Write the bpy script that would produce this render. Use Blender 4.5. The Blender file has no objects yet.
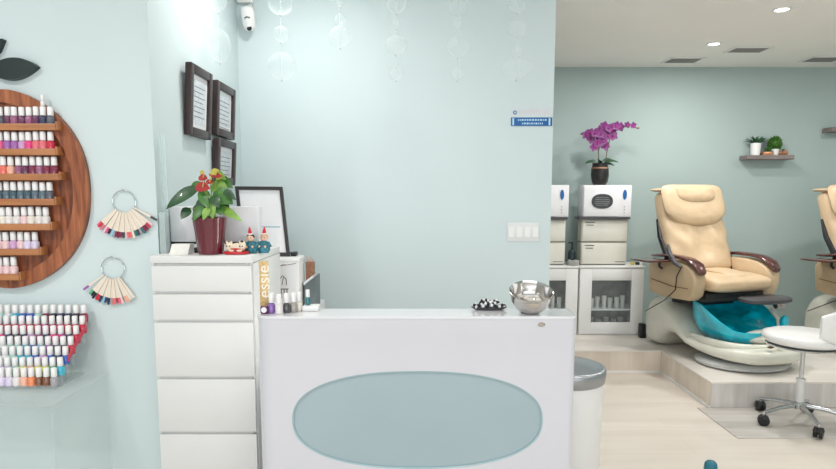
import bpy, bmesh, math, random
from mathutils import Vector, Matrix
random.seed(7)
PI = math.pi
SC = bpy.context.scene
COL = SC.collection
# ------------------------------------------------------------------ camera
CAMZ = 1.46; FPX = 600.0; TH = math.atan(68/600)
cam_d = bpy.data.cameras.new('camera'); cam = bpy.data.objects.new('camera', cam_d); COL.objects.link(cam)
cam.location = (0, 0, CAMZ); cam.rotation_euler = (PI/2 - TH, 0, 0)
cam_d.sensor_width = 36; cam_d.lens = FPX/836*36; cam_d.shift_y = 31.5/836; cam_d.clip_start = .05
SC.camera = cam
CT, ST = math.cos(TH), math.sin(TH)
def ray(px, py):
    x = px-418; u = -(py-266)
    return Vector((x, u*ST+FPX*CT, u*CT-FPX*ST))
def P(px, py, Y):           # where the sight line of a measured point meets depth Y
    d = ray(px, py); d *= Y/d.y
    return Vector((d.x, d.y, d.z+CAMZ))
def PXp(px, py, X):         # ... meets the plane x = X
    d = ray(px, py); d *= X/d.x
    return Vector((d.x, d.y, d.z+CAMZ))
# ------------------------------------------------------------------ materials
MATS = {}
def mat(name, col, rough=.5, metal=0, var=.03, scale=8, bump=0, spec=.5, coat=0, trans=0, ior=1.45, sheen=0):
    if name in MATS: return MATS[name]
    m = bpy.data.materials.new(name); m.use_nodes = True; n = m.node_tree.nodes; l = m.node_tree.links
    b = n['Principled BSDF']
    tc = n.new('ShaderNodeTexCoord'); nz = n.new('ShaderNodeTexNoise'); nz.inputs['Scale'].default_value = scale
    nz.inputs['Detail'].default_value = 3
    l.new(tc.outputs['Object'], nz.inputs['Vector'])
    rp = n.new('ShaderNodeValToRGB')
    rp.color_ramp.elements[0].position = .3; rp.color_ramp.elements[1].position = .7
    rp.color_ramp.elements[0].color = (*[c*(1-var) for c in col], 1)
    rp.color_ramp.elements[1].color = (*[min(1, c*(1+var)) for c in col], 1)
    l.new(nz.outputs['Fac'], rp.inputs['Fac']); l.new(rp.outputs['Color'], b.inputs['Base Color'])
    b.inputs['Roughness'].default_value = rough; b.inputs['Metallic'].default_value = metal
    b.inputs['Specular IOR Level'].default_value = spec; b.inputs['Coat Weight'].default_value = coat
    b.inputs['Transmission Weight'].default_value = trans; b.inputs['IOR'].default_value = ior
    if bump:
        bp = n.new('ShaderNodeBump'); bp.inputs['Strength'].default_value = bump; bp.inputs['Distance'].default_value = .035 if 'leather' in name else .01
        l.new(nz.outputs['Fac'], bp.inputs['Height']); l.new(bp.outputs['Normal'], b.inputs['Normal'])
    MATS[name] = m; return m
def clear(name, tint=(1, 1, 1), lo=.04, hi=.5, rough=.03, blend=.35):     # thin clear sheet: see-through head on, glossy at grazing angles
    m = bpy.data.materials.new(name); m.use_nodes = True; n = m.node_tree.nodes; l = m.node_tree.links
    n.remove(n['Principled BSDF']); out = n['Material Output']
    t = n.new('ShaderNodeBsdfTransparent'); t.inputs[0].default_value = (*tint, 1)
    g = n.new('ShaderNodeBsdfPrincipled'); g.inputs['Base Color'].default_value = (.85, .9, .9, 1); g.inputs['Roughness'].default_value = rough
    g.inputs['Specular IOR Level'].default_value = 1
    lw = n.new('ShaderNodeLayerWeight'); lw.inputs[0].default_value = blend
    mr = n.new('ShaderNodeMapRange'); mr.inputs['To Min'].default_value = lo; mr.inputs['To Max'].default_value = hi
    mx = n.new('ShaderNodeMixShader')
    l.new(lw.outputs['Facing'], mr.inputs['Value']); l.new(mr.outputs[0], mx.inputs[0])
    l.new(t.outputs[0], mx.inputs[1]); l.new(g.outputs[0], mx.inputs[2]); l.new(mx.outputs[0], out.inputs['Surface'])
    return m
def wood(name, c1, c2, scale=14, axis='Z', rough=.45, planks=None):
    m = bpy.data.materials.new(name); m.use_nodes = True; n = m.node_tree.nodes; l = m.node_tree.links
    b = n['Principled BSDF']; tc = n.new('ShaderNodeTexCoord'); mp = n.new('ShaderNodeMapping')
    s = {'X': (.12, 1, 1), 'Y': (1, .12, 1), 'Z': (1, 1, .12)}[axis]; mp.inputs['Scale'].default_value = [q*scale for q in s]
    nz = n.new('ShaderNodeTexNoise'); nz.inputs['Scale'].default_value = 1.5; nz.inputs['Detail'].default_value = 6; nz.inputs['Distortion'].default_value = .6
    rp = n.new('ShaderNodeValToRGB'); rp.color_ramp.elements[0].position = .35; rp.color_ramp.elements[1].position = .68
    rp.color_ramp.elements[0].color = (*c1, 1); rp.color_ramp.elements[1].color = (*c2, 1)
    l.new(tc.outputs['Object'], mp.inputs[0]); l.new(mp.outputs[0], nz.inputs['Vector']); l.new(nz.outputs['Fac'], rp.inputs[0])
    src = rp.outputs[0]
    if planks:
        br = n.new('ShaderNodeTexBrick'); br.inputs['Scale'].default_value = 1
        br.inputs['Brick Width'].default_value = planks[0]; br.inputs['Row Height'].default_value = planks[1]
        br.inputs['Mortar Size'].default_value = .0025; br.inputs['Color1'].default_value = (1, 1, 1, 1)
        br.inputs['Color2'].default_value = (.975, .975, .975, 1); br.inputs['Mortar'].default_value = (.91, .90, .89, 1)
        l.new(tc.outputs['Object'], br.inputs['Vector'])
        mx = n.new('ShaderNodeMix'); mx.data_type = 'RGBA'; mx.blend_type = 'MULTIPLY'; mx.inputs[0].default_value = 1
        l.new(src, mx.inputs[6]); l.new(br.outputs[0], mx.inputs[7]); src = mx.outputs[2]
    l.new(src, b.inputs['Base Color']); b.inputs['Roughness'].default_value = rough
    return m
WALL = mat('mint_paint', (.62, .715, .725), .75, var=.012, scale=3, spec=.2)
WALLF = mat('shaded_mint_paint', (.40, .49, .475), .75, var=.012, scale=3, spec=.2)  # same mint paint, darkened to carry the rear room's dimmer light
CEIL = mat('ceiling_paint', (.90, .89, .86), .85, var=.01, scale=2, spec=.2)
FLOOR = wood('cream_plank', (.70, .63, .55), (.78, .71, .63), 5, 'X', .38, (1.2, .2))
PLAT = wood('platform_tile', (.66, .57, .48), (.78, .70, .61), 6, 'Z', .4)
PTOP = wood('platform_top', (.70, .65, .59), (.80, .75, .69), 4, 'X', .35)
GREYW = wood('greywashed_wood', (.55, .52, .49), (.72, .69, .66), 9, 'Z', .45)
WHITE = mat('white_lacquer', (.83, .83, .82), .35, var=.01)
DRW = mat('white_foil', (.74, .74, .73), .45, var=.01)
DESK = mat('gloss_white', (.64, .64, .69), .12, var=.008, coat=.5)
OVAL = mat('frosted_aqua_glass', (.36, .46, .50), .22, var=.03, scale=2, coat=.3)
CHROME = mat('chrome', (.58, .60, .62), .15, 1, var=.01)
STEEL = mat('brushed_steel', (.60, .58, .56), .14, 1, var=.03)
GREYM = mat('grey_metal', (.36, .38, .40), .3, .8, var=.04)
BLACK = mat('black_plastic', (.012, .012, .014), .4, var=.1)
BLKF = mat('black_frame', (.025, .02, .022), .3, var=.2, coat=.3)
BRNF = mat('dark_brown_frame', (.035, .018, .018), .4, var=.3, coat=.1)
PAPER = mat('paper', (.82, .82, .84), .6, var=.02)
AP = wood('apple_board_wood', (.11, .030, .014), (.36, .11, .042), 34, 'Z', .4)
APR = wood('apple_rim_wood', (.20, .055, .022), (.44, .15, .06), 34, 'Z', .4)
SHW = wood('shelf_wood', (.36, .14, .05), (.48, .20, .075), 20, 'X', .4)
CAP = mat('white_cap', (.86, .85, .85), .3, var=.01)
LEAFB = mat('dark_leaf_board', (.015, .028, .028), .4, var=.15)
CLEAR = clear('clear_acrylic', (.975, .99, .99), .05, .55)
FROST = clear('milky_acrylic', (.9, .96, .95), .28, .6, .25)
BUB = clear('bubble_glass', (1, 1, 1), .02, .42, .02, .15)
TABG = clear('table_glass', (.99, 1, .998), .025, .35, .08)
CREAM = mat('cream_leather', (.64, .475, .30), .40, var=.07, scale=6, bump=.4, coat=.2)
CREAM2 = mat('shaded_cream_leather', (.50, .375, .235), .45, var=.06, scale=6, bump=.15)  # cream leather with shade mixed in, for the arm on the viewer's left
SHELL = mat('shell_white', (.68, .67, .58), .25, var=.015, coat=.4)
TEAL = mat('teal_resin', (.0, .50, .66), .08, var=.4, scale=9, coat=1)
MAHO = mat('mahogany', (.085, .022, .02), .2, var=.25, scale=20, coat=.8)
DGREY = mat('charcoal_plastic', (.07, .068, .075), .35, var=.1)
BEIGE = mat('beige_metal', (.70, .68, .60), .5, var=.02)
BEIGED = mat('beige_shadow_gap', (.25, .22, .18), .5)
GRN = mat('leaf_green', (.06, .19, .035), .35, var=.35, scale=25, coat=.3)
GRND = mat('leaf_dark_green', (.025, .085, .03), .35, var=.35, scale=25, coat=.3)
GRNL = mat('leaf_light_green', (.22, .40, .07), .4, var=.3, scale=25)
SOIL = mat('soil', (.05, .035, .025), .9, var=.4, scale=60, bump=.5)
REDF = mat('red_spathe', (.38, .03, .035), .3, var=.2, scale=20, coat=.4)
YEL = mat('yellow_green', (.50, .45, .08), .5, var=.2)
POTR = mat('oxblood_glaze', (.12, .004, .018), .12, var=.15, coat=1)
ORCH = mat('orchid_petal', (.19, .035, .175), .5, var=.3, scale=60)
POTD = mat('dark_pot', (.02, .02, .018), .3, var=.3)
BLUE = mat('sign_blue', (.01, .12, .36), .4, var=.03)
LBLUE = mat('sign_pale_blue', (.45, .68, .85), .5, var=.03)
COPPER = mat('copper', (.62, .30, .17), .35, .7, var=.1)
SHELF = wood('weathered_shelf', (.17, .14, .13), (.30, .25, .24), 20, 'X', .6)
RED = mat('red_enamel', (.60, .02, .03), .3, var=.1)
SKIN = mat('painted_skin', (.78, .50, .36), .5, var=.05)
TEALC = mat('teal_cloth', (.03, .17, .22), .5, var=.6, scale=90)
GOLD = mat('gold_glitter', (.62, .44, .20), .35, .4, var=.35, scale=320)
IVORY = mat('ivory_plastic', (.80, .71, .60), .4, var=.05)
# ------------------------------------------------------------------ mesh helpers
def NB(): return bmesh.new()
def box(bm, a, b, bev=0, M=None, seg=2):
    r = bmesh.ops.create_cube(bm, size=1)['verts']
    c = [(a[i]+b[i])/2 for i in range(3)]; s = [abs(b[i]-a[i]) for i in range(3)]
    for v in r: v.co = Vector((v.co.x*s[0]+c[0], v.co.y*s[1]+c[1], v.co.z*s[2]+c[2]))
    if bev:
        es = list({e for v in r for e in v.link_edges})
        q = bmesh.ops.bevel(bm, geom=es, offset=min(bev, min(s)*.45), segments=seg, affect='EDGES', profile=.5)
        if M is not None:
            r = list({v for f in q['faces'] for v in f.verts})
            allv = set(r)
            for f in q['faces']:
                for e in f.edges:
                    for g in e.link_faces:
                        allv.update(g.verts)
            r = list(allv)
    if M is not None:
        for v in r: v.co = M @ v.co
    return bm
def lathe(bm, prof, M=None, seg=24, cap=True):
    rings = []
    for (r, z) in prof:
        rings.append([bm.verts.new((r*math.cos(2*PI*k/seg), r*math.sin(2*PI*k/seg), z)) for k in range(seg)])
    for a, b in zip(rings, rings[1:]):
        for k in range(seg): bm.faces.new((a[k], a[(k+1) % seg], b[(k+1) % seg], b[k]))
    if cap:
        if prof[0][0] > 1e-5: bm.faces.new(rings[0][::-1])
        if prof[-1][0] > 1e-5: bm.faces.new(rings[-1])
    if M is not None:
        for ring in rings:
            for v in ring: v.co = M @ v.co
    return bm
def tube(bm, pts, rad, seg=10, capped=True):
    pts = [Vector(p) for p in pts]; rads = rad if isinstance(rad, (list, tuple)) else [rad]*len(pts)
    rings = []; up = None
    for i, p in enumerate(pts):
        t = (pts[min(i+1, len(pts)-1)]-pts[max(i-1, 0)]).normalized()
        if up is None: up = Vector((0, 0, 1)) if abs(t.z) < .9 else Vector((1, 0, 0))
        a = t.cross(up).normalized(); b = a.cross(t).normalized(); up = b
        rings.append([bm.verts.new(p+(a*math.cos(2*PI*k/seg)+b*math.sin(2*PI*k/seg))*rads[i]) for k in range(seg)])
    for A, B in zip(rings, rings[1:]):
        for k in range(seg): bm.faces.new((A[k], A[(k+1) % seg], B[(k+1) % seg], B[k]))
    if capped: bm.faces.new(rings[0][::-1]); bm.faces.new(rings[-1])
    return bm
def loft(bm, rings, closed=True, caps=True, M=None):
    R = [[bm.verts.new(M @ Vector(p) if M is not None else Vector(p)) for p in r] for r in rings]
    n = len(R[0])
    for A, B in zip(R, R[1:]):
        for k in range(n if closed else n-1): bm.faces.new((A[k], A[(k+1) % n], B[(k+1) % n], B[k]))
    if caps and closed: bm.faces.new(R[0][::-1]); bm.faces.new(R[-1])
    return bm
def prism(bm, poly, a, b, axis='y', M=None):      # poly of 2D points extruded from a to b along axis
    def pt(p, t): return {'y': (p[0], t, p[1]), 'z': (p[0], p[1], t), 'x': (t, p[0], p[1])}[axis]
    return loft(bm, [[pt(p, a) for p in poly], [pt(p, b) for p in poly]], M=M)
def ball(bm, c, r, M=None, u=16, v=10):
    rr = r if isinstance(r, (tuple, list)) else (r, r, r)
    q = bmesh.ops.create_uvsphere(bm, u_segments=u, v_segments=v, radius=1)['verts']
    for w in q:
        w.co = Vector((w.co.x*rr[0], w.co.y*rr[1], w.co.z*rr[2]))
        if M is not None: w.co = M @ w.co
        w.co += Vector(c)
    return bm
def torus(bm, c, R, r, M=None, seg=32, s2=8):
    rings = []
    for i in range(seg):
        a = 2*PI*i/seg
        ring = []
        for j in range(s2):
            b = 2*PI*j/s2; p = Vector(((R+r*math.cos(b))*math.cos(a), (R+r*math.cos(b))*math.sin(a), r*math.sin(b)))
            if M is not None: p = M @ p
            ring.append(bm.verts.new(p+Vector(c)))
        rings.append(ring)
    for i in range(seg):
        A, B = rings[i], rings[(i+1) % seg]
        for k in range(s2): bm.faces.new((A[k], B[k], B[(k+1) % s2], A[(k+1) % s2]))
    return bm
def sup(n, rx, ry, e=2.0):
    out = []
    for k in range(n):
        a = 2*PI*k/n; c, s = math.cos(a), math.sin(a)
        out.append((rx*math.copysign(abs(c)**(2/e), c), ry*math.copysign(abs(s)**(2/e), s)))
    return out
def leaf(bm, base, tip, w, droop=0, nrm=(0, -1, .4), n=8, fold=.25, shape=1.0, th=.0012):
    base, tip = Vector(base), Vector(tip); d = tip-base; L = d.length
    side = d.cross(Vector(nrm)).normalized(); up = side.cross(d).normalized()
    rows = []
    for i in range(n+1):
        t = i/n; c = base+d*t+up*(-droop*L*(t*t-t)*1.0)
        h = w*.5*(math.sin(PI*min(1, t**shape)))**.8 if 0 < t < 1 else .0006
        rows.append([c-side*h+up*h*fold, c, c+side*h+up*h*fold])
    top = [[bm.verts.new(p) for p in r] for r in rows]
    bot = [[bm.verts.new(p-up*th) for p in r] for r in rows]
    for i in range(n):
        for k in range(2):
            bm.faces.new((top[i][k], top[i+1][k], top[i+1][k+1], top[i][k+1]))
            bm.faces.new((bot[i][k], bot[i][k+1], bot[i+1][k+1], bot[i+1][k]))
        bm.faces.new((top[i][0], bot[i][0], bot[i+1][0], top[i+1][0]))
        bm.faces.new((top[i][2], top[i+1][2], bot[i+1][2], bot[i][2]))
    return bm
# ------------------------------------------------------------------ object helpers
def root_of(o):
    while o.parent: o = o.parent
    return o
def mk(name, bm, m, parent=None, smooth=40, local=False, subsurf=0, label=None):
    bmesh.ops.recalc_face_normals(bm, faces=bm.faces)
    if parent is not None and not local:
        off = root_of(parent).location
        for v in bm.verts: v.co -= off
    loc = Vector((0, 0, 0))
    if parent is None and not local:
        xs = [v.co.x for v in bm.verts]; ys = [v.co.y for v in bm.verts]; zs = [v.co.z for v in bm.verts]
        loc = Vector(((min(xs)+max(xs))/2, (min(ys)+max(ys))/2, min(zs)))
        for v in bm.verts: v.co -= loc
    me = bpy.data.meshes.new(name); bm.to_mesh(me); bm.free(); me.materials.append(m)
    if smooth:
        for p in me.polygons: p.use_smooth = True
        try: me.set_sharp_from_angle(angle=math.radians(smooth))
        except Exception: pass
    o = bpy.data.objects.new(name, me); COL.objects.link(o); o.location = loc
    if parent is not None: o.parent = parent
    if subsurf:
        md = o.modifiers.new('s', 'SUBSURF'); md.levels = subsurf; md.render_levels = subsurf
    if label: o['label'] = label
    return o
def tag(o, label, cat, group=None):
    o['label'] = label; o['category'] = cat
    if group: o['group'] = group
    return o
def thing(name, loc, label, cat, group=None, rz=0):
    o = bpy.data.objects.new(name, None); COL.objects.link(o); o.location = loc; o.rotation_euler = (0, 0, rz)
    o.empty_display_size = .05
    return tag(o, label, cat, group)
def struct(o): o['kind'] = 'structure'; return o
def dup(o, loc, label=None, rz=None):
    def cp(s, par):
        c = s.copy(); COL.objects.link(c); c.parent = par
        for ch in [q for q in bpy.data.objects if q.parent is s]: cp(ch, c)
        return c
    r = cp(o, None); r.location = loc
    if rz is not None: r.rotation_euler = (0, 0, rz)
    if label: r['label'] = label
    return r
def text_bm(body, size, depth, M):
    cu = bpy.data.curves.new('t', 'FONT'); cu.body = body; cu.size = size; cu.extrude = depth; cu.align_x = 'CENTER'; cu.align_y = 'CENTER'
    to = bpy.data.objects.new('t', cu); COL.objects.link(to)
    dg = bpy.context.evaluated_depsgraph_get(); me = bpy.data.meshes.new_from_object(to.evaluated_get(dg))
    bm = NB(); bm.from_mesh(me); bmesh.ops.transform(bm, matrix=M, verts=bm.verts)
    bpy.data.objects.remove(to); bpy.data.curves.remove(cu); bpy.data.meshes.remove(me)
    return bm
def T(x, y, z): return Matrix.Translation((x, y, z))
def R(a, ax): return Matrix.Rotation(a, 4, ax)
ORD = ['first', 'second', 'third', 'fourth', 'fifth', 'sixth', 'seventh', 'eighth', 'ninth', 'tenth', 'eleventh', 'twelfth', 'thirteenth', 'fourteenth', 'fifteenth', 'sixteenth']
# ------------------------------------------------------------------ setting
YL = 2.4; XR = -1.040; YB = 3.58; XE = .79; YF = 5.9; ZC = 2.70; XRW = 4.7
PZ = .187; PYF = 4.06; PYB = 4.93; PX0 = 2.045
def sbox(name, a, b, m, bev=0):
    bm = NB(); box(bm, a, b, bev); return struct(mk(name, bm, m, smooth=0 if not bev else 40))
sbox('floor', (-4, -3, -.1), (XRW+.1, YF+.1, 0), FLOOR)
sbox('ceiling', (-4, -3, ZC), (XRW+.1, YF+.1, ZC+.1), CEIL)
sbox('wall_left', (-4, YL, 0), (XR, YL+.1, ZC), WALL)
sbox('wall_side', (XR-.1, YL+.1, 0), (XR, YB, ZC), WALL)
sbox('wall_back', (XR-.1, YB, 0), (XE, YB+.11, ZC), WALL)
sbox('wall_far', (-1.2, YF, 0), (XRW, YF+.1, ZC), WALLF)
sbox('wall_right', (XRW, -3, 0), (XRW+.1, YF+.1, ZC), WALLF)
sbox('wall_outer', (-4.1, -3, 0), (-4, YL+.1, ZC), WALL)
# raised platform: low wall tiles with a paler top
bm = NB(); prism(bm, [(.2, PYB), (PX0, PYB), (PX0, PYF), (XRW-.002, PYF), (XRW-.002, YF-.002), (.2, YF-.002)], 0, PZ-.012, 'z')
struct(mk('platform_riser', bm, PLAT, smooth=0))
bm = NB(); prism(bm, [(.2, PYB-.006), (PX0-.006, PYB-.006), (PX0-.006, PYF-.006), (XRW-.002, PYF-.006), (XRW-.002, YF-.002), (.2, YF-.002)], PZ-.012, PZ, 'z')
struct(mk('platform_top', bm, PTOP, smooth=0))
sbox('platform_front', (PX0, PYF-.004, .0), (XRW-.002, PYF, PZ-.012), GREYW)
sbox('trim_1', (.2, PYB-.012, 0), (PX0-.012, PYB, .012), WHITE)
sbox('trim_2', (PX0-.012, PYF, 0), (PX0, PYB, .012), WHITE)
bm = NB(); box(bm, (1.95, 3.52, 0), (XRW-.05, PYF-.004, .006), .002)
tag(mk('floor_mat', bm, wood('mat_wood', (.44, .41, .37), (.60, .57, .53), 7, 'X', .5)), 'grey wood look mat lying on the floor along the white platform front', 'mat')
# ------------------------------------------------------------------ ceiling fittings
def downlight(px, py, label, size=.045):
    d = ray(px, py); d *= (ZC-CAMZ)/d.z; c = Vector((d.x, d.y, ZC))
    t = thing('ceiling_light', c, label, 'ceiling light', 'recessed lights in the rear ceiling')
    bm = NB(); lathe(bm, [(size, 0), (size+.018, -.001), (size+.016, -.006), (size, -.008), (size-.004, -.002)], T(*c)); mk('trim_ring', bm, WHITE, t)
    bm = NB(); lathe(bm, [(0.001, -.0045), (size-.004, -.0045), (size-.004, -.001), (0.001, -.001)], T(*c)); mk('diffuser', bm, EMIT, t)
    return c
EMIT = bpy.data.materials.new('lit_diffuser'); EMIT.use_nodes = True
_b = EMIT.node_tree.nodes['Principled BSDF']; _b.inputs['Emission Color'].default_value = (1, .97, .92, 1); _b.inputs['Emission Strength'].default_value = 6
c1 = downlight(714, 43.5, 'small round recessed ceiling light nearer the far wall')
c2 = downlight(782, 9, 'round recessed ceiling light nearest the camera, above the right side')
def vent(px, py, w, h, label):
    d = ray(px, py); d *= (ZC-CAMZ)/d.z; c = Vector((d.x, d.y, ZC))
    t = thing('ceiling_vent', c, label, 'vent', 'ceiling air vents')
    bm = NB()
    for s in (-1, 1):
        box(bm, (c.x-w, c.y+s*h-.012, ZC-.008), (c.x+w, c.y+s*h+.012, ZC-.0005), .002)
        box(bm, (c.x+s*w-.012, c.y-h-.012, ZC-.008), (c.x+s*w+.012, c.y+h+.012, ZC-.0005), .002)
    mk('frame', bm, WHITE, t)
    bm = NB(); box(bm, (c.x-w+.012, c.y-h+.012, ZC-.0015), (c.x+w-.012, c.y+h-.012, ZC-.0005)); mk('backing', bm, BLACK, t)
    bm = NB()
    for k in range(7):
        y = c.y-h+.02+(2*h-.04)*k/6
        box(bm, (c.x-w+.012, y-.006, ZC-.007), (c.x+w-.012, y+.006, ZC-.004))
    mk('louvre', bm, mat('vent_grey', (.30, .29, .27), .6), t)
vent(683, 60, .15, .10, 'slatted air vent on the ceiling, leftmost of three')
vent(748, 49.5, .15, .09, 'slatted air vent on the ceiling, in the middle of three')
vent(823, 59, .15, .10, 'slatted air vent on the ceiling, rightmost of three')
# ------------------------------------------------------------------ nail polish bottles
S = 1/250
def bottle_proto():
    bm = NB(); prof = [(.0, 0), (.0108, 0), (.0128, .002), (.0132, .012), (.0130, .028), (.0105, .034), (.006, .0365), (.006, .039)]
    lathe(bm, prof, seg=14)
    body = mk('nail_polish_bottle', bm, mat('polish', (.5, .1, .1)), local=True)
    bm = NB(); lathe(bm, [(.0088, .0365), (.0096, .038), (.0090, .068), (.0075, .0705), (0, .0708)], seg=14)
    mk('cap', bm, CAP, body, local=True)
    return body
BP = bottle_proto(); BP_used = [False]
PM = {}
def pmat(cname, col):
    if cname not in PM: PM[cname] = mat('polish_'+cname.replace(' ', '_'), col, .12, var=.08, scale=60, coat=.8)
    return PM[cname]
def bottle(loc, cname, label, group, scale=1.0):
    if not BP_used[0]: o = BP; BP_used[0] = True; o.location = loc
    else: o = dup(BP, loc)
    o.scale = (scale,)*3
    o.material_slots[0].link = 'OBJECT'; o.material_slots[0].material = pmat(cname, PC[cname])
    tag(o, label, 'nail polish', group); return o
PC = {'plum': (.13, .03, .09), 'navy': (.03, .04, .10), 'slate': (.10, .11, .14), 'mauve': (.32, .10, .20), 'pink': (.75, .12, .28), 'hot pink': (.80, .05, .25),
      'violet': (.35, .13, .42), 'lilac': (.62, .35, .60), 'coral': (.80, .16, .12), 'orange': (.85, .25, .10), 'peach': (.85, .45, .32), 'crimson': (.60, .02, .06),
      'rose': (.75, .16, .20), 'burgundy': (.22, .02, .06), 'petrol': (.05, .10, .13), 'steel blue': (.10, .15, .19), 'white': (.78, .74, .72), 'cream': (.80, .74, .64),
      'pale pink': (.82, .58, .60), 'lavender': (.70, .62, .80), 'black': (.02, .015, .025), 'royal blue': (.03, .12, .50), 'turquoise': (.05, .45, .60), 'sky blue': (.30, .58, .78),
      'teal': (.01, .16, .17), 'green': (.10, .45, .20), 'yellow': (.80, .75, .15), 'brown': (.20, .07, .03), 'magenta': (.62, .03, .28), 'grey': (.35, .34, .36),
      'clear': (.80, .83, .84), 'purple': (.25, .13, .42), 'mint': (.40, .70, .62), 'charcoal': (.06, .06, .065), 'taupe': (.36, .34, .31), 'red': (.65, .02, .04)}
# ------------------------------------------------------------------ apple display
AC = P(-25, 190, YL)            # centre of the apple on the wall
s0 = YL/604.0
def apple(k=1.0, n=96, dz=0):
    out = []
    for i in range(n):
        a = 2*PI*i/n
        x = math.sin(a); y = math.cos(a)
        r = 1.0
        rx = 116*(1+.02*y); ry = 103
        e = 2.25
        c, s_ = x, y
        px = rx*math.copysign(abs(c)**(2/e), c); py = ry*math.copysign(abs(s_)**(2/e), s_)
        dip = math.exp(-(px/26)**2)
        if y > 0: py -= 20*dip
        else: py += 9*dip
        out.append((px*k*s0+AC.x, py*k*s0+AC.z+dz))
    return out
t = thing('apple_shaped_polish_display', (AC.x, YL, AC.z-.4), 'large apple shaped wooden wall board with seven shelves of nail polish', 'wall display')
bm = NB(); prism(bm, apple(1.0), YL-.012, YL-.0005); mk('back_board', bm, AP, t, 20)
bm = NB()
o_, i_ = apple(1.0), apple(.875)
loft(bm, [[(p[0], YL-.012, p[1]) for p in o_], [(p[0], YL-.026, p[1]) for p in o_], [(p[0], YL-.026, p[1]) for p in i_], [(p[0], YL-.012, p[1]) for p in i_]], caps=False)
mk('rim', bm, APR, t, 20)
rows_end = [57, 57, 60.5, 56, 52, 41, 20.5]
rowcols = [['slate', 'plum', 'mauve', 'plum', 'mauve', 'plum', 'navy', 'slate'],
           ['pink', 'violet', 'violet', 'lilac', 'hot pink', 'rose', 'rose', 'crimson'],
           ['orange', 'coral', 'peach', 'mauve', 'plum', 'burgundy', 'mauve', 'burgundy', 'burgundy'],
           ['petrol', 'steel blue', 'petrol', 'steel blue', 'petrol', 'steel blue', 'steel blue', 'slate'],
           ['pale pink', 'cream', 'white', 'white', 'pale pink', 'cream', 'white', 'white'],
           ['pale pink', 'pale pink', 'lilac', 'pale pink', 'lavender', 'lavender'],
           ['pale pink', 'pale pink', 'pale pink', 'pale pink']]
for i in range(7):
    yb = 125.4+24.8*i; xe = rows_end[i]; SY0, SY1 = YL-.052, YL-.012
    pe = P(xe, yb, SY0); pw = 2*AC.x-pe.x
    zb = P(xe, yb, YL-.03).z
    bm = NB()
    box(bm, (pw, SY0, zb-.009), (pe.x, SY1, zb), .001)
    box(bm, (pw, SY0-.006, zb-.021), (pe.x, SY0, zb+.0045), .0015)
    for xx in (pw, pe.x): box(bm, (xx-.004, SY0-.006, zb-.02), (xx+.004, SY1, zb+.012), .001)
    mk('shelf', bm, SHW, t)
    cs = rowcols[i]; sp = 7.2
    nb = int((xe-5+13)/sp)
    for k in range(nb):
        x = xe-5.5-sp*k
        w = P(x, yb, YL-.034)
        cn = cs[max(0, len(cs)-1-k)] if k < len(cs) else cs[0]
        bottle((w.x, YL-.034+random.uniform(-.003, .003), zb), cn, f'{cn} polish bottle, {ORD[k]} from the right on the {ORD[i]} apple board shelf', 'polish bottles on the apple board').scale = (1.16, 1.16, random.uniform(.97, 1.01))
    if i == 0:
        w = P(44, yb, YL-.034)
        bottle((w.x, YL-.034, zb+.0725), 'white', 'nail polish bottle balanced on the caps of the top shelf row of the apple board', 'polish bottles on the apple board', .6)
# leaf and stem of the apple, cut from board and standing off the wall
def board(name, pts, y0, y1, m, label):
    bm = NB(); prism(bm, [(P(*p, YL-.03).x, P(*p, YL-.03).z) for p in pts], y0, y1)
    return tag(mk(name, bm, m, smooth=25), label, 'wall decoration')
lp = []
for k in range(25):
    q = k/24; lp.append((-15+51*q, 70-4*q-(10.5*math.sin(PI*q)**.75)))
for k in range(23, 0, -1):
    q = k/24; lp.append((-15+51*q, 70-4*q+(11.5*math.sin(PI*q)**.85)))
board('apple_leaf_cutout', lp, YL-.03, YL-.0005, LEAFB, 'dark green leaf cutout on the wall above the apple board')
board('apple_stem_cutout', [(-27, 84), (-20, 84), (-18, 66), (-3, 50), (1.5, 38.5), (-9, 40), (-21, 58)], YL-.03, YL-.0005, LEAFB, 'dark curved stem cutout above the apple board, cut by the left edge')
# ------------------------------------------------------------------ stepped acrylic polish rack on glass table
TZ = .752
t = thing('glass_side_table', (-1.7, 2.2, 0), 'pale glass topped display table below the apple board', 'table')
tx = P(108.5, 372, 2.385).x
bm = NB(); box(bm, (-2.35, 2.0, TZ-.008), (tx, 2.385, TZ), .002); mk('glass_top', bm, TABG, t)
bm = NB(); box(bm, (-2.34, 2.004, 0), (tx-.004, 2.010, TZ-.0085)); mk('front_panel', bm, TABG, t)
bm = NB(); box(bm, (tx-.010, 2.0105, 0), (tx-.004, 2.383, TZ-.0085)); mk('side_panel', bm, TABG, t)
t = thing('stepped_polish_rack', (-1.6, 2.28, TZ), 'clear acrylic stepped rack narrowing to the bottom, full of polish bottles', 'rack')
caprow = [304.5, 315.5, 325.3, 336, 346, 357, 367.5]; xend = [86, 84, 77, 71, 65, 59, 52]
rc = [['mint', 'clear', 'turquoise', 'royal blue', 'royal blue', 'mint', 'burgundy', 'black', 'navy', 'navy', 'black', 'burgundy'],
      ['magenta', 'crimson', 'crimson', 'hot pink', 'crimson', 'crimson', 'magenta', 'crimson', 'hot pink', 'crimson', 'crimson', 'crimson'],
      ['hot pink', 'navy', 'black', 'navy', 'lilac', 'mauve', 'navy', 'hot pink', 'magenta', 'navy', 'crimson'],
      ['clear', 'mint', 'mint', 'turquoise', 'royal blue', 'sky blue', 'violet', 'navy', 'navy', 'crimson'],
      ['clear', 'mint', 'turquoise', 'turquoise', 'royal blue', 'lilac', 'royal blue', 'navy', 'royal blue'],
      ['lavender', 'mint', 'yellow', 'peach', 'yellow', 'yellow', 'green', 'turquoise'],
      ['lavender', 'lavender', 'white', 'peach', 'orange', 'brown', 'brown', 'grey']]
rackb = []
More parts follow.
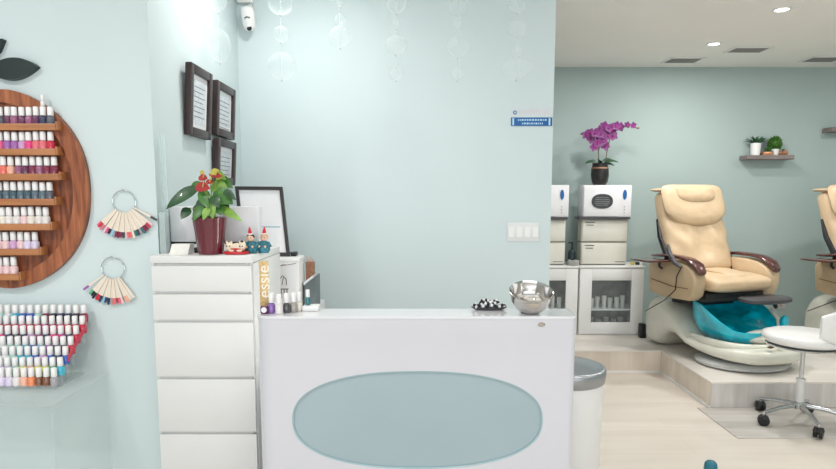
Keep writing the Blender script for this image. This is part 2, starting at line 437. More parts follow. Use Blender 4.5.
for i in range(7):
    Y = 2.362-.030*i
    zt = P(40, caprow[i], Y).z; zb = max(TZ+.0045, zt-.070)
    x1 = P(xend[i]+4, 350, Y).x
    rackb.append((Y, zb, x1))
    for k in range(16):
        x = xend[i]-7.55*k
        if x < -14: break
        w = P(x, 345, Y)
        cl = rc[i]; cn = cl[max(0, len(cl)-1-k)]
        bottle((w.x, Y, zb), cn, f'{cn} polish bottle, {ORD[k]} from the right in the {ORD[i]} tier of the stepped rack', 'polish bottles in the stepped rack', 1.0).scale = (1.13, 1.13, .98)
bm = NB()
for (Y, zb, x1) in rackb:
    box(bm, (-2.1, Y-.0145, zb-.0008), (x1, Y+.0145, zb-.0003))
    box(bm, (-2.1, Y-.0150, max(TZ+.0036, zb-.04)), (x1, Y-.0138, zb+.006))
mk('tier', bm, CLEAR, t)
bm = NB(); a, b = rackb[1], rackb[5]
loft(bm, [[(r[2]+.001, r[0]-.015, r[1]+.012), (r[2]+.004, r[0]-.015, r[1]+.012), (r[2]+.004, r[0]-.015, r[1]+.032), (r[2]+.001, r[0]-.015, r[1]+.032)] for r in rackb[0:5]])
mk('edge_strip', bm, mat('red_acrylic', (.62, .03, .07), .15, coat=.5), t, label='red side edge')
bm = NB(); box(bm, (-2.1, rackb[-1][0]-.012, TZ+.0005), (rackb[-1][2]-.004, 2.378, TZ+.0035)); mk('base', bm, CLEAR, t)
# ------------------------------------------------------------------ sample fans
def fan(cx, cy, a0, a1, n, cols, label, extra, rr=11.5, RR=36.5):
    Y = YL-.008; c = P(cx, cy, Y)
    t = thing('nail_sample_fan', (c.x, YL, c.z-.15), label, 'nail sample fan', 'nail colour sample fans on the wall')
    bm = NB(); torus(bm, c, rr*s0, .0022, R(PI/2, 'X'), 40); mk('ring', bm, CHROME, t)
    bm = NB(); tube(bm, [(c.x, YL-.0005, c.z+rr*s0), (c.x, YL-.014, c.z+rr*s0), (c.x, YL-.014, c.z+rr*s0+.006)], .002); mk('hook', bm, CHROME, t)
    angs = [a0+(a1-a0)*k/(n-1) for k in range(n)]+([extra] if extra else [])
    for k, a in enumerate(angs):
        a = math.radians(a+random.uniform(-1.2, 1.2))
        M = T(c.x, Y-.003-.0016*(k % 3), c.z) @ R(-a, 'Y')
        r0 = (rr-1)*s0; r1 = (RR-6.5)*s0; r2 = (RR+random.uniform(-.8, .8))*s0
        bm = NB(); prism(bm, [(-.0023, -r0), (.0023, -r0), (.0048, -r1), (-.0048, -r1)], -.0012, .0012, M=M)
        bm2 = NB(); prism(bm2, [(-.0043, -r1), (.0043, -r1), (.0042, -r2+.002), (.0022, -r2), (-.0022, -r2), (-.0042, -r2+.002)], -.0016, .0014, M=M)
        stck = mk('sample_stick', bm, IVORY, t, 30)
        mk('colour_tip', bm2, pmat(cols[k % len(cols)], PC[cols[k % len(cols)]]), stck, 30)
fan(124, 202, -50, 50, 24, ['rose', 'crimson', 'rose', 'pale pink', 'pink', 'black', 'sky blue', 'grey', 'burgundy', 'burgundy', 'burgundy', 'charcoal', 'pale pink', 'rose', 'coral', 'cream', 'teal', 'charcoal', 'grey', 'teal', 'burgundy', 'burgundy', 'crimson', 'pale pink', 'charcoal'],
    'fan of nail colour samples on a metal ring, the upper and wider one', 62)
fan(113, 268.5, -44, 36, 20, ['green', 'black', 'black', 'crimson', 'red', 'navy', 'sky blue', 'navy', 'navy', 'grey', 'coral', 'rose', 'crimson', 'rose', 'pale pink', 'peach', 'peach', 'cream', 'cream', 'cream', 'violet'],
    'fan of nail colour samples on a metal ring, the lower and narrower one', -55)
# ------------------------------------------------------------------ frames on the side wall
def wframe(px0, px1, pyt, pyb, label, tilt=.02):
    a = PXp(px0, pyt, XR+.03); b = PXp(px1, pyt, XR+.03); z0 = PXp(px0, pyb, XR+.03).z; z1 = a.z
    y0, y1 = a.y, b.y; cy = (y0+y1)/2
    t = thing('certificate_frame', (XR, cy, z0), label, 'picture frame', 'dark framed certificates on the side wall')
    F = .038; D = .030
    def bb(bm, ya, yb_, za, zb_, d0, d1, bev=0):
        h = z1-z0
        for v in box(NB(), (0, 0, 0), (1, 1, 1)).verts: pass
        q = NB(); box(q, (XR+d0, ya, za), (XR+d1, yb_, zb_), bev)
        for v in q.verts: v.co.x += tilt*(v.co.z-z0)/h
        me = bpy.data.meshes.new('x'); q.to_mesh(me); q.free(); bm.from_mesh(me); bpy.data.meshes.remove(me)
    bm = NB()
    bb(bm, y0, y0+F, z0, z1, .001, D, .004); bb(bm, y1-F, y1, z0, z1, .001, D, .004)
    bb(bm, y0+F, y1-F, z0, z0+F, .001, D, .004); bb(bm, y0+F, y1-F, z1-F, z1, .001, D, .004)
    mk('frame', bm, BRNF, t)
    bm = NB(); bb(bm, y0+F, y1-F, z0+F, z1-F, .004, .016); pp = mk('mat_board', bm, PAPER, t)
    bm = NB(); m_ = .02; bb(bm, y0+F+m_, y1-F-m_, z0+F+m_, z1-F-m_, .0165, .0172); mk('certificate', bm, mat('certificate_print', (.62, .66, .70), .5, var=.12, scale=40), pp)
    bm = NB()
    for k in range(7): bb(bm, y0+F+m_+.015, y1-F-m_-.015-.02*(k % 2), z1-F-m_-.03-.022*k-.003, z1-F-m_-.03-.022*k, .0173, .0178)
    mk('writing', bm, DGREY, pp)
wframe(187, 208.5, 61.5, 133.5, 'dark framed certificate on the side wall, the nearest and largest')
wframe(215, 233, 79.5, 134, 'dark framed certificate on the side wall, the far upper one', .015)
wframe(216, 234, 137.5, 184, 'dark framed certificate on the side wall, low one behind the red flowers', .015)
# ------------------------------------------------------------------ dresser
DX0, DX1 = XR+.008, -.640; DY0, DY1 = 2.30, 2.77; DZ = P(200, 256, 2.30).z
t = thing('chest_of_drawers', ((DX0+DX1)/2, (DY0+DY1)/2, 0), 'tall narrow white chest of drawers left of the reception desk', 'chest of drawers')
bm = NB()
box(bm, (DX0, DY0+.019, 0), (DX0+.018, DY1, DZ-.03), .001); box(bm, (DX1-.018, DY0+.019, 0), (DX1, DY1, DZ-.03), .001)
box(bm, (DX0+.018, DY0+.010, .03), (DX1-.018, DY1, DZ-.03))
mk('body', bm, DRW, t)
bm = NB(); box(bm, (DX0-.0, DY0-.002, DZ-.028), (DX1, DY1, DZ), .002); mk('top', bm, DRW, t)
zs = [P(200, y, 2.30).z for y in (263.5, 292, 320.3, 377, 432)]; zs += [zs[-1]-.233, .03]
for k in range(6):
    bm = NB(); box(bm, (DX0+.003, DY0-.002, zs[k+1]+.002), (DX1-.003, DY0+.0095, zs[k]-.010), .002)
    bm2 = NB(); box(bm2, (DX0+.02, DY0-.0012, zs[k]-.0098), (DX1-.02, DY0+.006, zs[k]-.0085))
    d = mk('drawer', bm, DRW, t); mk('finger_lip', bm2, DRW, d)
# ------------------------------------------------------------------ things on the dresser
def on_dresser(px, Y): return P(px, 250, Y).x
# plant
pc = Vector((on_dresser(211, 2.385), 2.385, DZ))
t = thing('potted_anthurium', pc, 'anthurium with red flowers in a glossy oxblood pot on the chest of drawers', 'potted plant')
bm = NB(); lathe(bm, [(.044, 0), (.048, .002), (.056, .06), (.066, .135), (.069, .146), (.063, .147), (.058, .130), (.0, .128)], T(*pc), 40, cap=False)
bmesh.ops.contextual_create(bm, geom=[]) if False else None
mk('pot', bm, POTR, t)
bm = NB(); lathe(bm, [(.0, .130), (.058, .132)], T(*pc), 24, cap=False); mk('soil', bm, SOIL, t)
mouth = Vector((pc.x, pc.y, DZ+.135))
def pl(px, py, dy=0): return P(px, py, 2.385+dy)
LV = [((201, 182), (190, 190), .03, .02, GRN, .3), ((224, 190), (236, 200), .03, -.05, GRND, .3), ((213, 196), (219, 208), .04, -.06, GRND, .3), ((200, 193), (209, 208), .035, -.05, GRN, .2), ((199, 187), (166, 209), .052, -.04, GRND, .25), ((206, 196), (199, 221), .055, -.03, GRND, .1), ((190, 208), (181, 219), .042, -.03, GRND, .1),
      ((214, 192), (233, 204), .075, -.03, GRN, .3), ((212, 183), (230, 196), .060, .02, GRNL, .3), ((217, 205), (221, 215), .040, -.04, GRN, .2),
      ((219, 207), (242, 221), .034, -.02, GRNL, .3), ((196, 204), (205, 222), .045, .03, GRND, .2), ((211, 202), (213, 219), .035, -.05, GRNL, .1),
      ((203, 206), (193, 221), .040, -.05, GRN, .2), ((222, 200), (229, 214), .035, .04, GRND, .2), ((218, 178), (233, 188), .045, .05, GRN, .3), ((205, 200), (196, 216), .040, -.02, GRND, .2), ((219, 195), (227, 212), .045, .02, GRND, .3), ((209, 207), (203, 220), .03, -.06, GRNL, .1), ((214, 172), (226, 180), .035, .03, GRNL, .3), ((207, 190), (200, 203), .05, .03, GRN, .1)]
stems = []
for (b_, t_, w_, dy, m_, dr) in LV:
    bm = NB(); B_ = pl(*b_, dy); leaf(bm, B_, pl(*t_, dy-.02), w_, dr, (0, -1, .5), 10, .2, .7)
    lf = mk('leaf', bm, m_, t, 60)
    bm = NB(); mm = mouth+Vector((random.uniform(-.025, .025), random.uniform(-.02, .02), 0))
    mid = (mm+B_)/2+Vector((0, 0, .02)); tube(bm, [mm, mm.lerp(mid, .6), mid.lerp(B_, .3), B_], .0018, 6); mk('leaf_stalk', bm, GRNL, lf)
for (x, y, w, h, dy) in [(203, 187.5, .060, .040, -.06), (203.5, 178, .038, .028, -.02), (216, 175.5, .055, .022, 0), (210, 182, .03, .02, -.03)]:
    c = pl(x, y, dy)
    bm = NB(); leaf(bm, c+Vector((-w/2, 0, .004)), c+Vector((w/2, -.01, -.004)), h*1.15, .15, (0, -1, .6), 10, .15, .8); f = mk('flower', bm, REDF, t, 60)
    bm = NB(); tube(bm, [c+Vector((0, -.004, 0)), c+Vector((.006, -.014, .012)), c+Vector((.010, -.016, .024))], [.0028, .0022, .001], 8); mk('spadix', bm, YEL, f)
    bm = NB(); tube(bm, [mouth+Vector((random.uniform(-.015, .015), 0, 0)), (mouth+c)/2+Vector((.008, 0, 0)), c+Vector((0, .004, 0))], .0018, 6); mk('flower_stalk', bm, GRNL, f)
for (x0, y0, x1, y1, w) in [(210, 174, 219, 170, .028), (204, 174, 200, 171, .018), (215, 175, 222, 178, .03)]:
    bm = NB(); leaf(bm, pl(x0, y0), pl(x1, y1), w, .1); mk('young_leaf', bm, YEL, t, 60)
# white box behind the plant on black base
a = P(169, 206.5, 2.49); b = P(259, 242, 2.49)
t = thing('white_printer', ((a.x+b.x)/2, 2.52, DZ), 'wide white printer box behind the potted anthurium', 'printer')
bm = NB(); box(bm, (max(a.x, XR+.004), 2.49, b.z), (b.x, 2.55, a.z), .004); mk('housing', bm, mat('printer_white', (.78, .78, .81), .45, var=.02), t)
bm = NB(); box(bm, (max(a.x, XR+.004)+.002, 2.492, b.z-.008), (b.x-.01, 2.545, b.z-.0005)); mk('base_strip', bm, BLACK, t)
bm = NB()
for x in (-1.0, -.86, -.72):
    box(bm, (x-.015, 2.50, DZ), (x+.015, 2.54, b.z-.008))
mk('foot', bm, BLACK, t)
# cards in front
bm = NB(); cx = on_dresser(180, 2.5)
prism(bm, [(2.345, DZ), (2.415, DZ), (2.41, DZ+.040), (2.375, DZ+.040)], on_dresser(170.5, 2.36), on_dresser(190, 2.37), 'x')
tag(mk('card_box', bm, mat('card_cream', (.80, .79, .74), .6, var=.05, scale=60)), 'small white card box beside the oxblood plant pot', 'box')
t = thing('black_stapler', (on_dresser(196, 2.42), 2.42, DZ), 'small black stapler between the card box and the oxblood pot', 'stapler')
x0, x1 = on_dresser(191.5, 2.42)+.002, on_dresser(200, 2.42)
bm = NB(); box(bm, (x0, 2.425, DZ), (x1, 2.465, DZ+.008), .002); mk('base', bm, BLACK, t)
bm = NB(); box(bm, (x0, 2.43, DZ+.009), (x1, 2.46, DZ+.022), .004); mk('arm', bm, DGREY, t)
# acrylic holder at the left
bm = NB()
hx0, hx1 = XR+.006, on_dresser(168, 2.42)
box(bm, (hx0, 2.400, DZ), (hx1, 2.403, DZ+.165))
hw = (hx1-hx0)/2; arch = [(hx0, DZ), (hx1, DZ), (hx1, DZ+.46)]+[(hx0+hw+hw*math.cos(PI*k/12), DZ+.46+hw*1.4*math.sin(PI*k/12)) for k in range(1, 12)]+[(hx0, DZ+.46)]
prism(bm, arch, 2.4405, 2.4435); box(bm, (hx0, 2.4035, DZ), (hx0+.003, 2.46, DZ+.165)); box(bm, (hx1-.003, 2.4035, DZ), (hx1, 2.44, DZ+.165)); box(bm, (hx0, 2.4035, DZ), (hx1, 2.44, DZ+.003))
tag(mk('brochure_holder', bm, FROST, smooth=0), 'tall clear acrylic holder with rounded top at the left end of the chest', 'holder')
# beckoning cat ornament on red base
c = Vector((on_dresser(236, 2.37), 2.37, DZ))
t = thing('cat_ornament', c, 'cream cat ornament lying on a red cushion beside the plant pot', 'ornament')
bm = NB(); lathe(bm, [(.0, 0), (.040, 0), (.049, .004), (.048, .011), (.0, .013)], T(*c) @ Matrix.Diagonal((1.05, .62, 1, 1)), 28); mk('cushion', bm, RED, t)
CW = mat('ornament_cream', (.80, .68, .52), .3, var=.12, scale=50, coat=.5)
bm = NB(); ball(bm, c+Vector((.008, 0, .028)), (.032, .020, .018)); ball(bm, c+Vector((-.024, -.004, .030)), (.017, .016, .019)); ball(bm, c+Vector((.026, -.006, .036)), (.016, .014, .018))
for dx in (-.034, -.016, .018, .034):
    lathe(bm, [(.006, 0), (.0, .011)], T(c.x+dx, c.y-.004, c.z+.045), 8)
ball(bm, c+Vector((-.012, -.017, .016)), (.012, .007, .006)); ball(bm, c+Vector((.018, -.017, .016)), (.012, .007, .006))
mk('cat_body', bm, CW, t, 60)
bm = NB()
for dx in (-.030, -.019, .021, .031): ball(bm, c+Vector((dx, -.0195, .034)), .0028, u=8, v=6)
ball(bm, c+Vector((.028, -.012, .052)), (.006, .006, .004)); mk('eye', bm, BLACK, t)
bm = NB(); ball(bm, c+Vector((.004, -.019, .022)), (.020, .005, .004)); mk('collar', bm, RED, t)
def doll(px, Y, h, hair, label, lean):
    c = Vector((on_dresser(px, Y), Y, DZ)); k = h/.105
    t = thing('festive_doll', c, label, 'ornament', 'small teal clad dolls with red hats')
    M = T(*c) @ R(lean, 'Y') @ Matrix.Scale(k, 4)
    bm = NB(); lathe(bm, [(.0, .0), (.020, .0), (.026, .012), (.024, .030), (.015, .046), (.008, .050), (0, .051)], M, 20)
    mk('body', bm, TEALC, t)
    bm = NB()
    for s in (-1, 1):
        p = [M @ Vector((s*.016, 0, .042)), M @ Vector((s*.027, -.008, .030)), M @ Vector((s*.014, -.023, .026))]
        tube(bm, p, [.007*k, .007*k, .006*k], 8)
    mk('sleeve', bm, TEALC, t, 60)
    bm = NB(); ball(bm, M @ Vector((0, -.002, .060)), (.0145*k, .0135*k, .0135*k)); ball(bm, M @ Vector((-.012, -.025, .027)), .005*k, u=8, v=6); ball(bm, M @ Vector((.012, -.025, .027)), .005*k, u=8, v=6); ball(bm, M @ Vector((0, -.0160, .058)), .0025*k, u=8, v=6)
    mk('head', bm, SKIN, t, 60)
    bm = NB(); ball(bm, M @ Vector((0, .004, .0655)), (.0165*k, .0145*k, .0125*k)); mk('hair', bm, hair, t, 60)
    bm = NB()
    for s in (-1, 1): ball(bm, M @ Vector((s*.005, -.0148, .062)), .0018*k, u=8, v=6)
    mk('eye', bm, BLACK, t)
    bm = NB(); torus(bm, (0, 0, 0), .0085*k, .003*k, T(*(M @ Vector((0, 0, .0775))))@R(.1, 'X'), 20, 6); mk('hat_brim', bm, mat('hat_white', (.82, .78, .76), .7), t)
    bm = NB(); lathe(bm, [(.0085, .078), (.007, .088), (.0045, .098), (.001, .106)], M, 14); mk('hat', bm, RED, t)
doll(251.5, 2.42, .106, BLACK, 'dark haired doll in teal clothes with red hat on the chest of drawers', -.05)
doll(263.5, 2.44, .106, mat('blond_hair', (.65, .38, .18), .6), 'fair haired doll in teal clothes with red hat, right of the dark haired one', .06)
# ------------------------------------------------------------------ cabinet behind the chest and things on it
CZ = P(299, 257.5, 2.92).z; CX1 = P(299, 270, 2.92).x
t = thing('back_office_cabinet', ((XR+CX1)/2, 2.98, 0), 'tall white cabinet behind the chest of drawers, drawings pinned on its front', 'cabinet')
bm = NB(); box(bm, (XR+.004, 2.92, 0), (CX1, 3.05, CZ-.02), .002); mk('body', bm, WHITE, t)
bm = NB(); box(bm, (XR+.004, 2.912, CZ-.0195), (CX1+.004, 3.05, CZ), .002); mk('top', bm, WHITE, t)
# drawing sheet on front
a = P(270, 264, 2.918); b = P(296.5, 311, 2.918)
t = thing('pinned_drawing', ((a.x+b.x)/2, 2.919, b.z), 'white sheet with a pen drawing of a dress, pinned on the cabinet front', 'poster')
bm = NB(); box(bm, (a.x, 2.9185, b.z), (b.x, 2.9195, a.z)); mk('sheet', bm, mat('bright_paper', (.88, .88, .88), .6), t)
bm = NB(); Y = 2.9178
def q2(px, py): return P(px, py, Y)
INK = mat('ink_brown', (.14, .08, .05), .6)
tube(bm, [q2(271, 266.5), q2(283, 265.5), q2(296, 263.5)], .0013, 5)
tube(bm, [q2(281, 266), q2(283, 261.5)+Vector((0, 0, -.012)), q2(286, 265)], .0013, 5)
tube(bm, [q2(278.5, 286), q2(279.5, 280), q2(282.5, 275.5), q2(286, 279), q2(286.5, 285)], .0021, 5)
tube(bm, [q2(282, 285), q2(283, 279), q2(283.5, 277)], .0017, 5)
for x in (278, 281, 284, 287): tube(bm, [q2(x, 289), q2(x+.6, 298)], .0022, 5)
tube(bm, [q2(277, 289), q2(288.5, 289)], .0022, 5)
mk('drawing_line', bm, INK, t)
bm = NB()
for y in (280, 286, 293, 299): ball(bm, q2(271.5, y), (.0045, .001, .0045), u=8, v=6)
mk('ink_dot', bm, BLACK, t)
# leaning frame on top of the cabinet
t = thing('leaning_document_frame', ((-.75), 3.02, CZ), 'thin black framed white document leaning back on the rear cabinet', 'picture frame')
tl, tr, br, bl = (235.5, 187), (283, 187.5), (290.5, 256), (243.5, 257)
Yt, Yb_ = 3.06, 2.97
cor = [P(*tl, Yt), P(*tr, Yt), P(br[0], br[1], Yb_), P(bl[0], bl[1], Yb_)]
zb = min(cor[2].z, cor[3].z); dz = CZ-zb+.0005
cor[2].z = cor[3].z = CZ+.001
nrm = (cor[1]-cor[0]).cross(cor[3]-cor[0]).normalized()
if nrm.y > 0: nrm = -nrm
cen = sum(cor, Vector())/4
def quadframe(bm, cs, w, d0, d1):
    cn = sum(cs, Vector())/4
    inn = []
    for i in range(4):
        e1 = (cs[(i+1) % 4]-cs[i]).normalized(); e2 = (cs[i-1]-cs[i]).normalized(); inn.append(cs[i]+(e1+e2)*w)
    o0 = [bm.verts.new(c+nrm*d0) for c in cs]; o1 = [bm.verts.new(c+nrm*d1) for c in cs]
    i0 = [bm.verts.new(c+nrm*d0) for c in inn]; i1 = [bm.verts.new(c+nrm*d1) for c in inn]
    for k in range(4):
        j = (k+1) % 4
        bm.faces.new((o0[k], o0[j], o1[j], o1[k])); bm.faces.new((i0[k], i0[j], i1[j], i1[k]))
        bm.faces.new((o1[k], o1[j], i1[j], i1[k])); bm.faces.new((o0[k], o0[j], i0[j], i0[k]))
    return inn
bm = NB(); inn = quadframe(bm, cor, .017, 0, .014); mk('frame', bm, BLKF, t, 20)
bm = NB(); loft(bm, [[c+nrm*.002 for c in inn], [c+nrm*.006 for c in inn]]); sh = mk('document', bm, PAPER, t, 20)
bm = NB(); u_ = inn[1]-inn[0]; v_ = inn[3]-inn[0]
def qp(a_, b_): return inn[0]+u_*a_+v_*b_+nrm*.0065
loft(bm, [[qp(.1, .58), qp(.9, .58), qp(.9, .595), qp(.1, .595)], [qp(.1, .58)+nrm*.0006, qp(.9, .58)+nrm*.0006, qp(.9, .595)+nrm*.0006, qp(.1, .595)+nrm*.0006]])
mk('printed_line', bm, mat('blue_line', (.25, .45, .55), .5), sh)
bm = NB(); tube(bm, [P(286, 252, 3.0)+Vector((0, .02, 0)), Vector((-.63, 3.035, CZ+.007)), Vector((-.615, 3.0, CZ+.007))], .006, 8); box(bm, (-.635, 2.97, CZ+.0005), (-.605, 3.02, CZ+.022), .006); mk('stand', bm, BLACK, t)
# pedestal, organiser, brush box
GX0, GX1 = CX1+.010, P(315.5, 290, 3.0).x
bm = NB(); box(bm, (GX0, 2.93, 0), (GX1, 3.3, .90), .003)
tag(mk('low_cabinet', bm, WHITE), 'low white cabinet hidden behind the desk, holding the grey organiser', 'cabinet')
zt0 = P(303, 285, 3.0).z; zt1 = P(314, 276.5, 3.0).z
t = thing('grey_file_organiser', ((GX0+GX1)/2, 3.07, .90), 'dark grey file organiser with a slanted top, right of the pinned drawing', 'organiser')
bm = NB(); prism(bm, [(GX0, .9005), (GX1, .9005), (GX1, zt1), (GX0, zt0)], 2.99, 3.14); mk('case', bm, mat('organiser_grey', (.14, .17, .18), .5, var=.15), t, 20)
bm = NB(); prism(bm, [(GX0-.002, zt0+.0005), (GX1-.008, zt1-.003), (GX1-.006, zt1+.010), (GX0-.002, zt0+.015)], 2.985, 3.13); mk('paper', bm, PAPER, t, 20)
zq = zt0+.016
t = thing('brush_box', ((GX0+.03), 3.06, zt0+.016), 'small brown box of brushes standing on the papers of the grey organiser', 'box')
bx0, bx1 = GX0, GX0+.040
bm = NB(); prism(bm, [(bx0, zq+.0005), (bx1, zq+.028), (bx1, P(305, 262, 3.05).z), (bx0, P(305, 262, 3.05).z)], 3.04, 3.08); mk('box_body', bm, mat('brown_box', (.28, .13, .07), .5, var=.3, scale=60), t, 20)
bm = NB()
for k in range(4): tube(bm, [(bx0+.006+.009*k, 3.06, zq+.05), (bx0+.004+.010*k, 3.06, P(305, 257+(k % 2)*2, 3.05).z)], .002, 6)
mk('brush', bm, mat('brush_tan', (.62, .30, .2), .6), t)
# ------------------------------------------------------------------ reception desk
ZD = P(418, 317.5, 2.0).z; DL, DR = -.555, .539; DB = 2.146
def ufoot(off=0, r=.055, back=2.43, rr=.022):
    pts = []
    x0, x1, y0 = DL+off, DR-off, 2.0+off
    for k in range(9):
        a = PI+PI/2*k/8; pts.append((x0+r+r*math.cos(a), y0+r+r*math.sin(a)))
    for k in range(9):
        a = -PI/2+PI/2*k/8; pts.append((x1-rr+rr*math.cos(a), y0+rr+rr*math.sin(a)))
    return pts, x0, x1, back
pts, x0, x1, back = ufoot()
t = thing('reception_desk', (0, 2.3, 0), 'glossy white reception desk with a frosted aqua oval on its front', 'reception desk')
poly = pts+[(x1, DB), (x0, DB)]
def tri_prism(bm, poly, a, b):
    lo = [bm.verts.new((p[0], p[1], a)) for p in poly]; hi = [bm.verts.new((p[0], p[1], b)) for p in poly]
    n = len(poly)
    for k in range(n): bm.faces.new((lo[k], lo[(k+1) % n], hi[(k+1) % n], hi[k]))
    bm.faces.new(lo[::-1]); bm.faces.new(hi)
ZDb = ZD-.004
bm = NB(); tri_prism(bm, poly, 0, ZDb-.0005)
body = mk('body', bm, DESK, t, 30)
oc = P(417.5, 420.5, 2.0); orx = 125.5/ray(418, 420).y*2.0; orz = (P(418, 371.5, 2.0).z-P(418, 469.5, 2.0).z)/2
bmc = NB(); prism(bmc, [(oc.x+p[0], oc.z+p[1]) for p in sup(96, orx, orz, 2.35)], 1.9, 2.012)
cut = mk('cutter', bmc, DESK, smooth=0)
md = body.modifiers.new('b', 'BOOLEAN'); md.operation = 'DIFFERENCE'; md.object = cut; md.solver = 'EXACT'
bpy.context.view_layer.update()
dg = bpy.context.evaluated_depsgraph_get(); me = bpy.data.meshes.new_from_object(body.evaluated_get(dg))
body.modifiers.clear(); body.data = me; bpy.data.objects.remove(cut)
bm = NB(); prism(bm, [(oc.x+p[0], oc.z+p[1]) for p in sup(96, orx-.0008, orz-.0008, 2.35)], 2.007, 2.0118); mk('oval_panel', bm, OVAL, t, 20)
bm = NB()
oo = [(oc.x+p[0], oc.z+p[1]) for p in sup(96, orx, orz, 2.35)]; ii = [(oc.x+p[0], oc.z+p[1]) for p in sup(96, orx-.005, orz-.005, 2.35)]
loft(bm, [[(p[0], 2.0065, p[1]) for p in oo], [(p[0], 2.001, p[1]) for p in oo], [(p[0], 2.002, p[1]) for p in ii], [(p[0], 2.0065, p[1]) for p in ii]], caps=False)
mk('oval_trim', bm, mat('aqua_edge', (.35, .50, .53), .3), t, 40)
pts2, xa, xb, _ = ufoot(-.002, .057)
bm = NB(); tri_prism(bm, pts2+[(xb, DB), (xa, DB)], ZDb, ZD+.004)
bmesh.ops.bevel(bm, geom=[e for e in bm.edges if abs(e.verts[0].co.z-e.verts[1].co.z) < 1e-6 and e.verts[0].co.z > ZD], offset=.003, segments=2, affect='EDGES')
mk('counter_top', bm, mat('gloss_white_top', (.78, .78, .81), .1, var=.008, coat=.6), t, 30)
for xx in (x0, x1-.04):
    bm = NB(); box(bm, (xx, DB+.0005, 0), (xx+.04, back, .765), .002); mk('side_return', bm, DESK, t, 30)
bm = NB(); box(bm, (x0+.041, DB+.001, .74), (x1-.041, back, .765), .002); mk('worktop', bm, WHITE, t)
lc = P(541.5, 324.5, 2.0)
bm = NB(); lathe(bm, [(.0, 0), (.0125, 0), (.0125, .002), (.010, .004), (.0, .004)], T(lc.x, 1.9998, lc.z) @ R(PI/2, 'X') @ Matrix.Diagonal((1, .55, 1, 1)), 24); lk = mk('badge', bm, mat('bronze', (.35, .30, .24), .3, .8), t)
ZT = ZD+.0042
# sign on the desk with rotated lettering
sx0, sx1 = P(259.5, 290, 2.08).x, P(269, 290, 2.08).x
sz1 = P(264, 261, 2.08).z
t = thing('glitter_sign', ((sx0+sx1)/2, 2.08, ZT), 'narrow gold glitter sign with white rotated lettering at the desk left end', 'sign')
bm = NB(); box(bm, (sx0+.012, 2.075, ZT), (sx1, 2.083, sz1), .001); 
for v in bm.verts:
    if v.co.x < (sx0+sx1)/2+.006: v.co.x -= .010
mk('board', bm, GOLD, t, 30)
bm = text_bm('essie', .060, .001, T((sx0+sx1)/2+.002, 2.0742, (ZT+sz1)/2+.018) @ R(PI/2, 'X') @ R(PI/2, 'Z')); mk('lettering', bm, mat('lettering_white', (.85, .80, .72), .5), t)
# polish bottles on the desk
for (px, Y, cn, lab, sc) in [(271.5, 2.06, 'purple', 'purple nail polish bottle on the desk beside the round pink jar', 1.0),
                             (279, 2.045, 'white', 'pale shimmer nail polish bottle with white cap on the desk, right of the purple one', .98),
                             (286.5, 2.065, 'charcoal', 'charcoal nail polish bottle on the desk, in the middle of the cluster', .98),
                             (293.5, 2.08, 'taupe', 'taupe nail polish bottle on the desk, right of the charcoal one', .97),
                             (299, 2.10, 'cream', 'cream nail polish bottle on the desk, rightmost of the left cluster', .95)]:
    bottle((P(px, 305, Y).x, Y, ZT), cn, lab, 'polish bottles on the desk', sc)
c = Vector((P(264.3, 305, 2.05).x, 2.05, ZT))
t = thing('round_cream_jar', c, 'small round pale pink jar with a dark side at the desk left end', 'jar')
bm = NB(); lathe(bm, [(0, 0), (.012, 0), (.0145, .006), (.0145, .022), (.012, .028), (0, .028)], T(*c), 18); mk('pot', bm, pmat('plum', PC['plum']), t)
bm = NB(); lathe(bm, [(0, 0), (.0095, 0), (.0095, .003), (0, .004)], T(c.x+.002, c.y-.0143, c.z+.015) @ R(PI/2, 'X'), 18); mk('label', bm, PAPER, t)
a = P(303, 305, 2.10); b = P(319, 311, 2.10)
bm = NB(); box(bm, (a.x, 2.085, ZT), (b.x, 2.135, ZT+.019), .002); tag(mk('small_white_block', bm, WHITE), 'small white block on the desk carrying the teal polish bottle', 'block')
bottle((P(307.8, 300, 2.11).x, 2.11, ZT+.0195), 'teal', 'dark teal nail polish bottle standing on the small white block', 'polish bottles on the desk', .78)
# beaded dish
c = Vector((P(489, 305, 2.12).x, 2.12, ZT))
t = thing('beaded_trinket_dish', c, 'low dish of black and white beads on the desk, left of the steel bowl', 'dish')
bm = NB(); lathe(bm, [(0, 0), (.045, 0), (.058, .008), (.060, .012), (.05, .008), (0, .006)], T(*c) @ Matrix.Diagonal((1.08, .36, 1, 1)), 28); mk('dish', bm, DGREY, t)
for nm, mm, par in (('black_bead', BLACK, 0), ('white_bead', PAPER, 1)):
    bm = NB()
    for k in range(44):
        if k % 2 != par: continue
        a_ = 2*PI*k/22; r_ = .95 if k < 22 else .55
        ball(bm, c+Vector((.058*r_*math.cos(a_), .018*r_*math.sin(a_), .015+(.010 if k >= 22 else 0)+.004*math.sin(k*2.3))), .0060, u=8, v=6)
    for k in range(8):
        if k % 2 == par: ball(bm, c+Vector((-.026+.0075*k, 0, .033+.003*math.sin(k))), .0052, u=8, v=6)
    o = mk(nm, bm, mm, t, 60); o['kind'] = 'stuff'
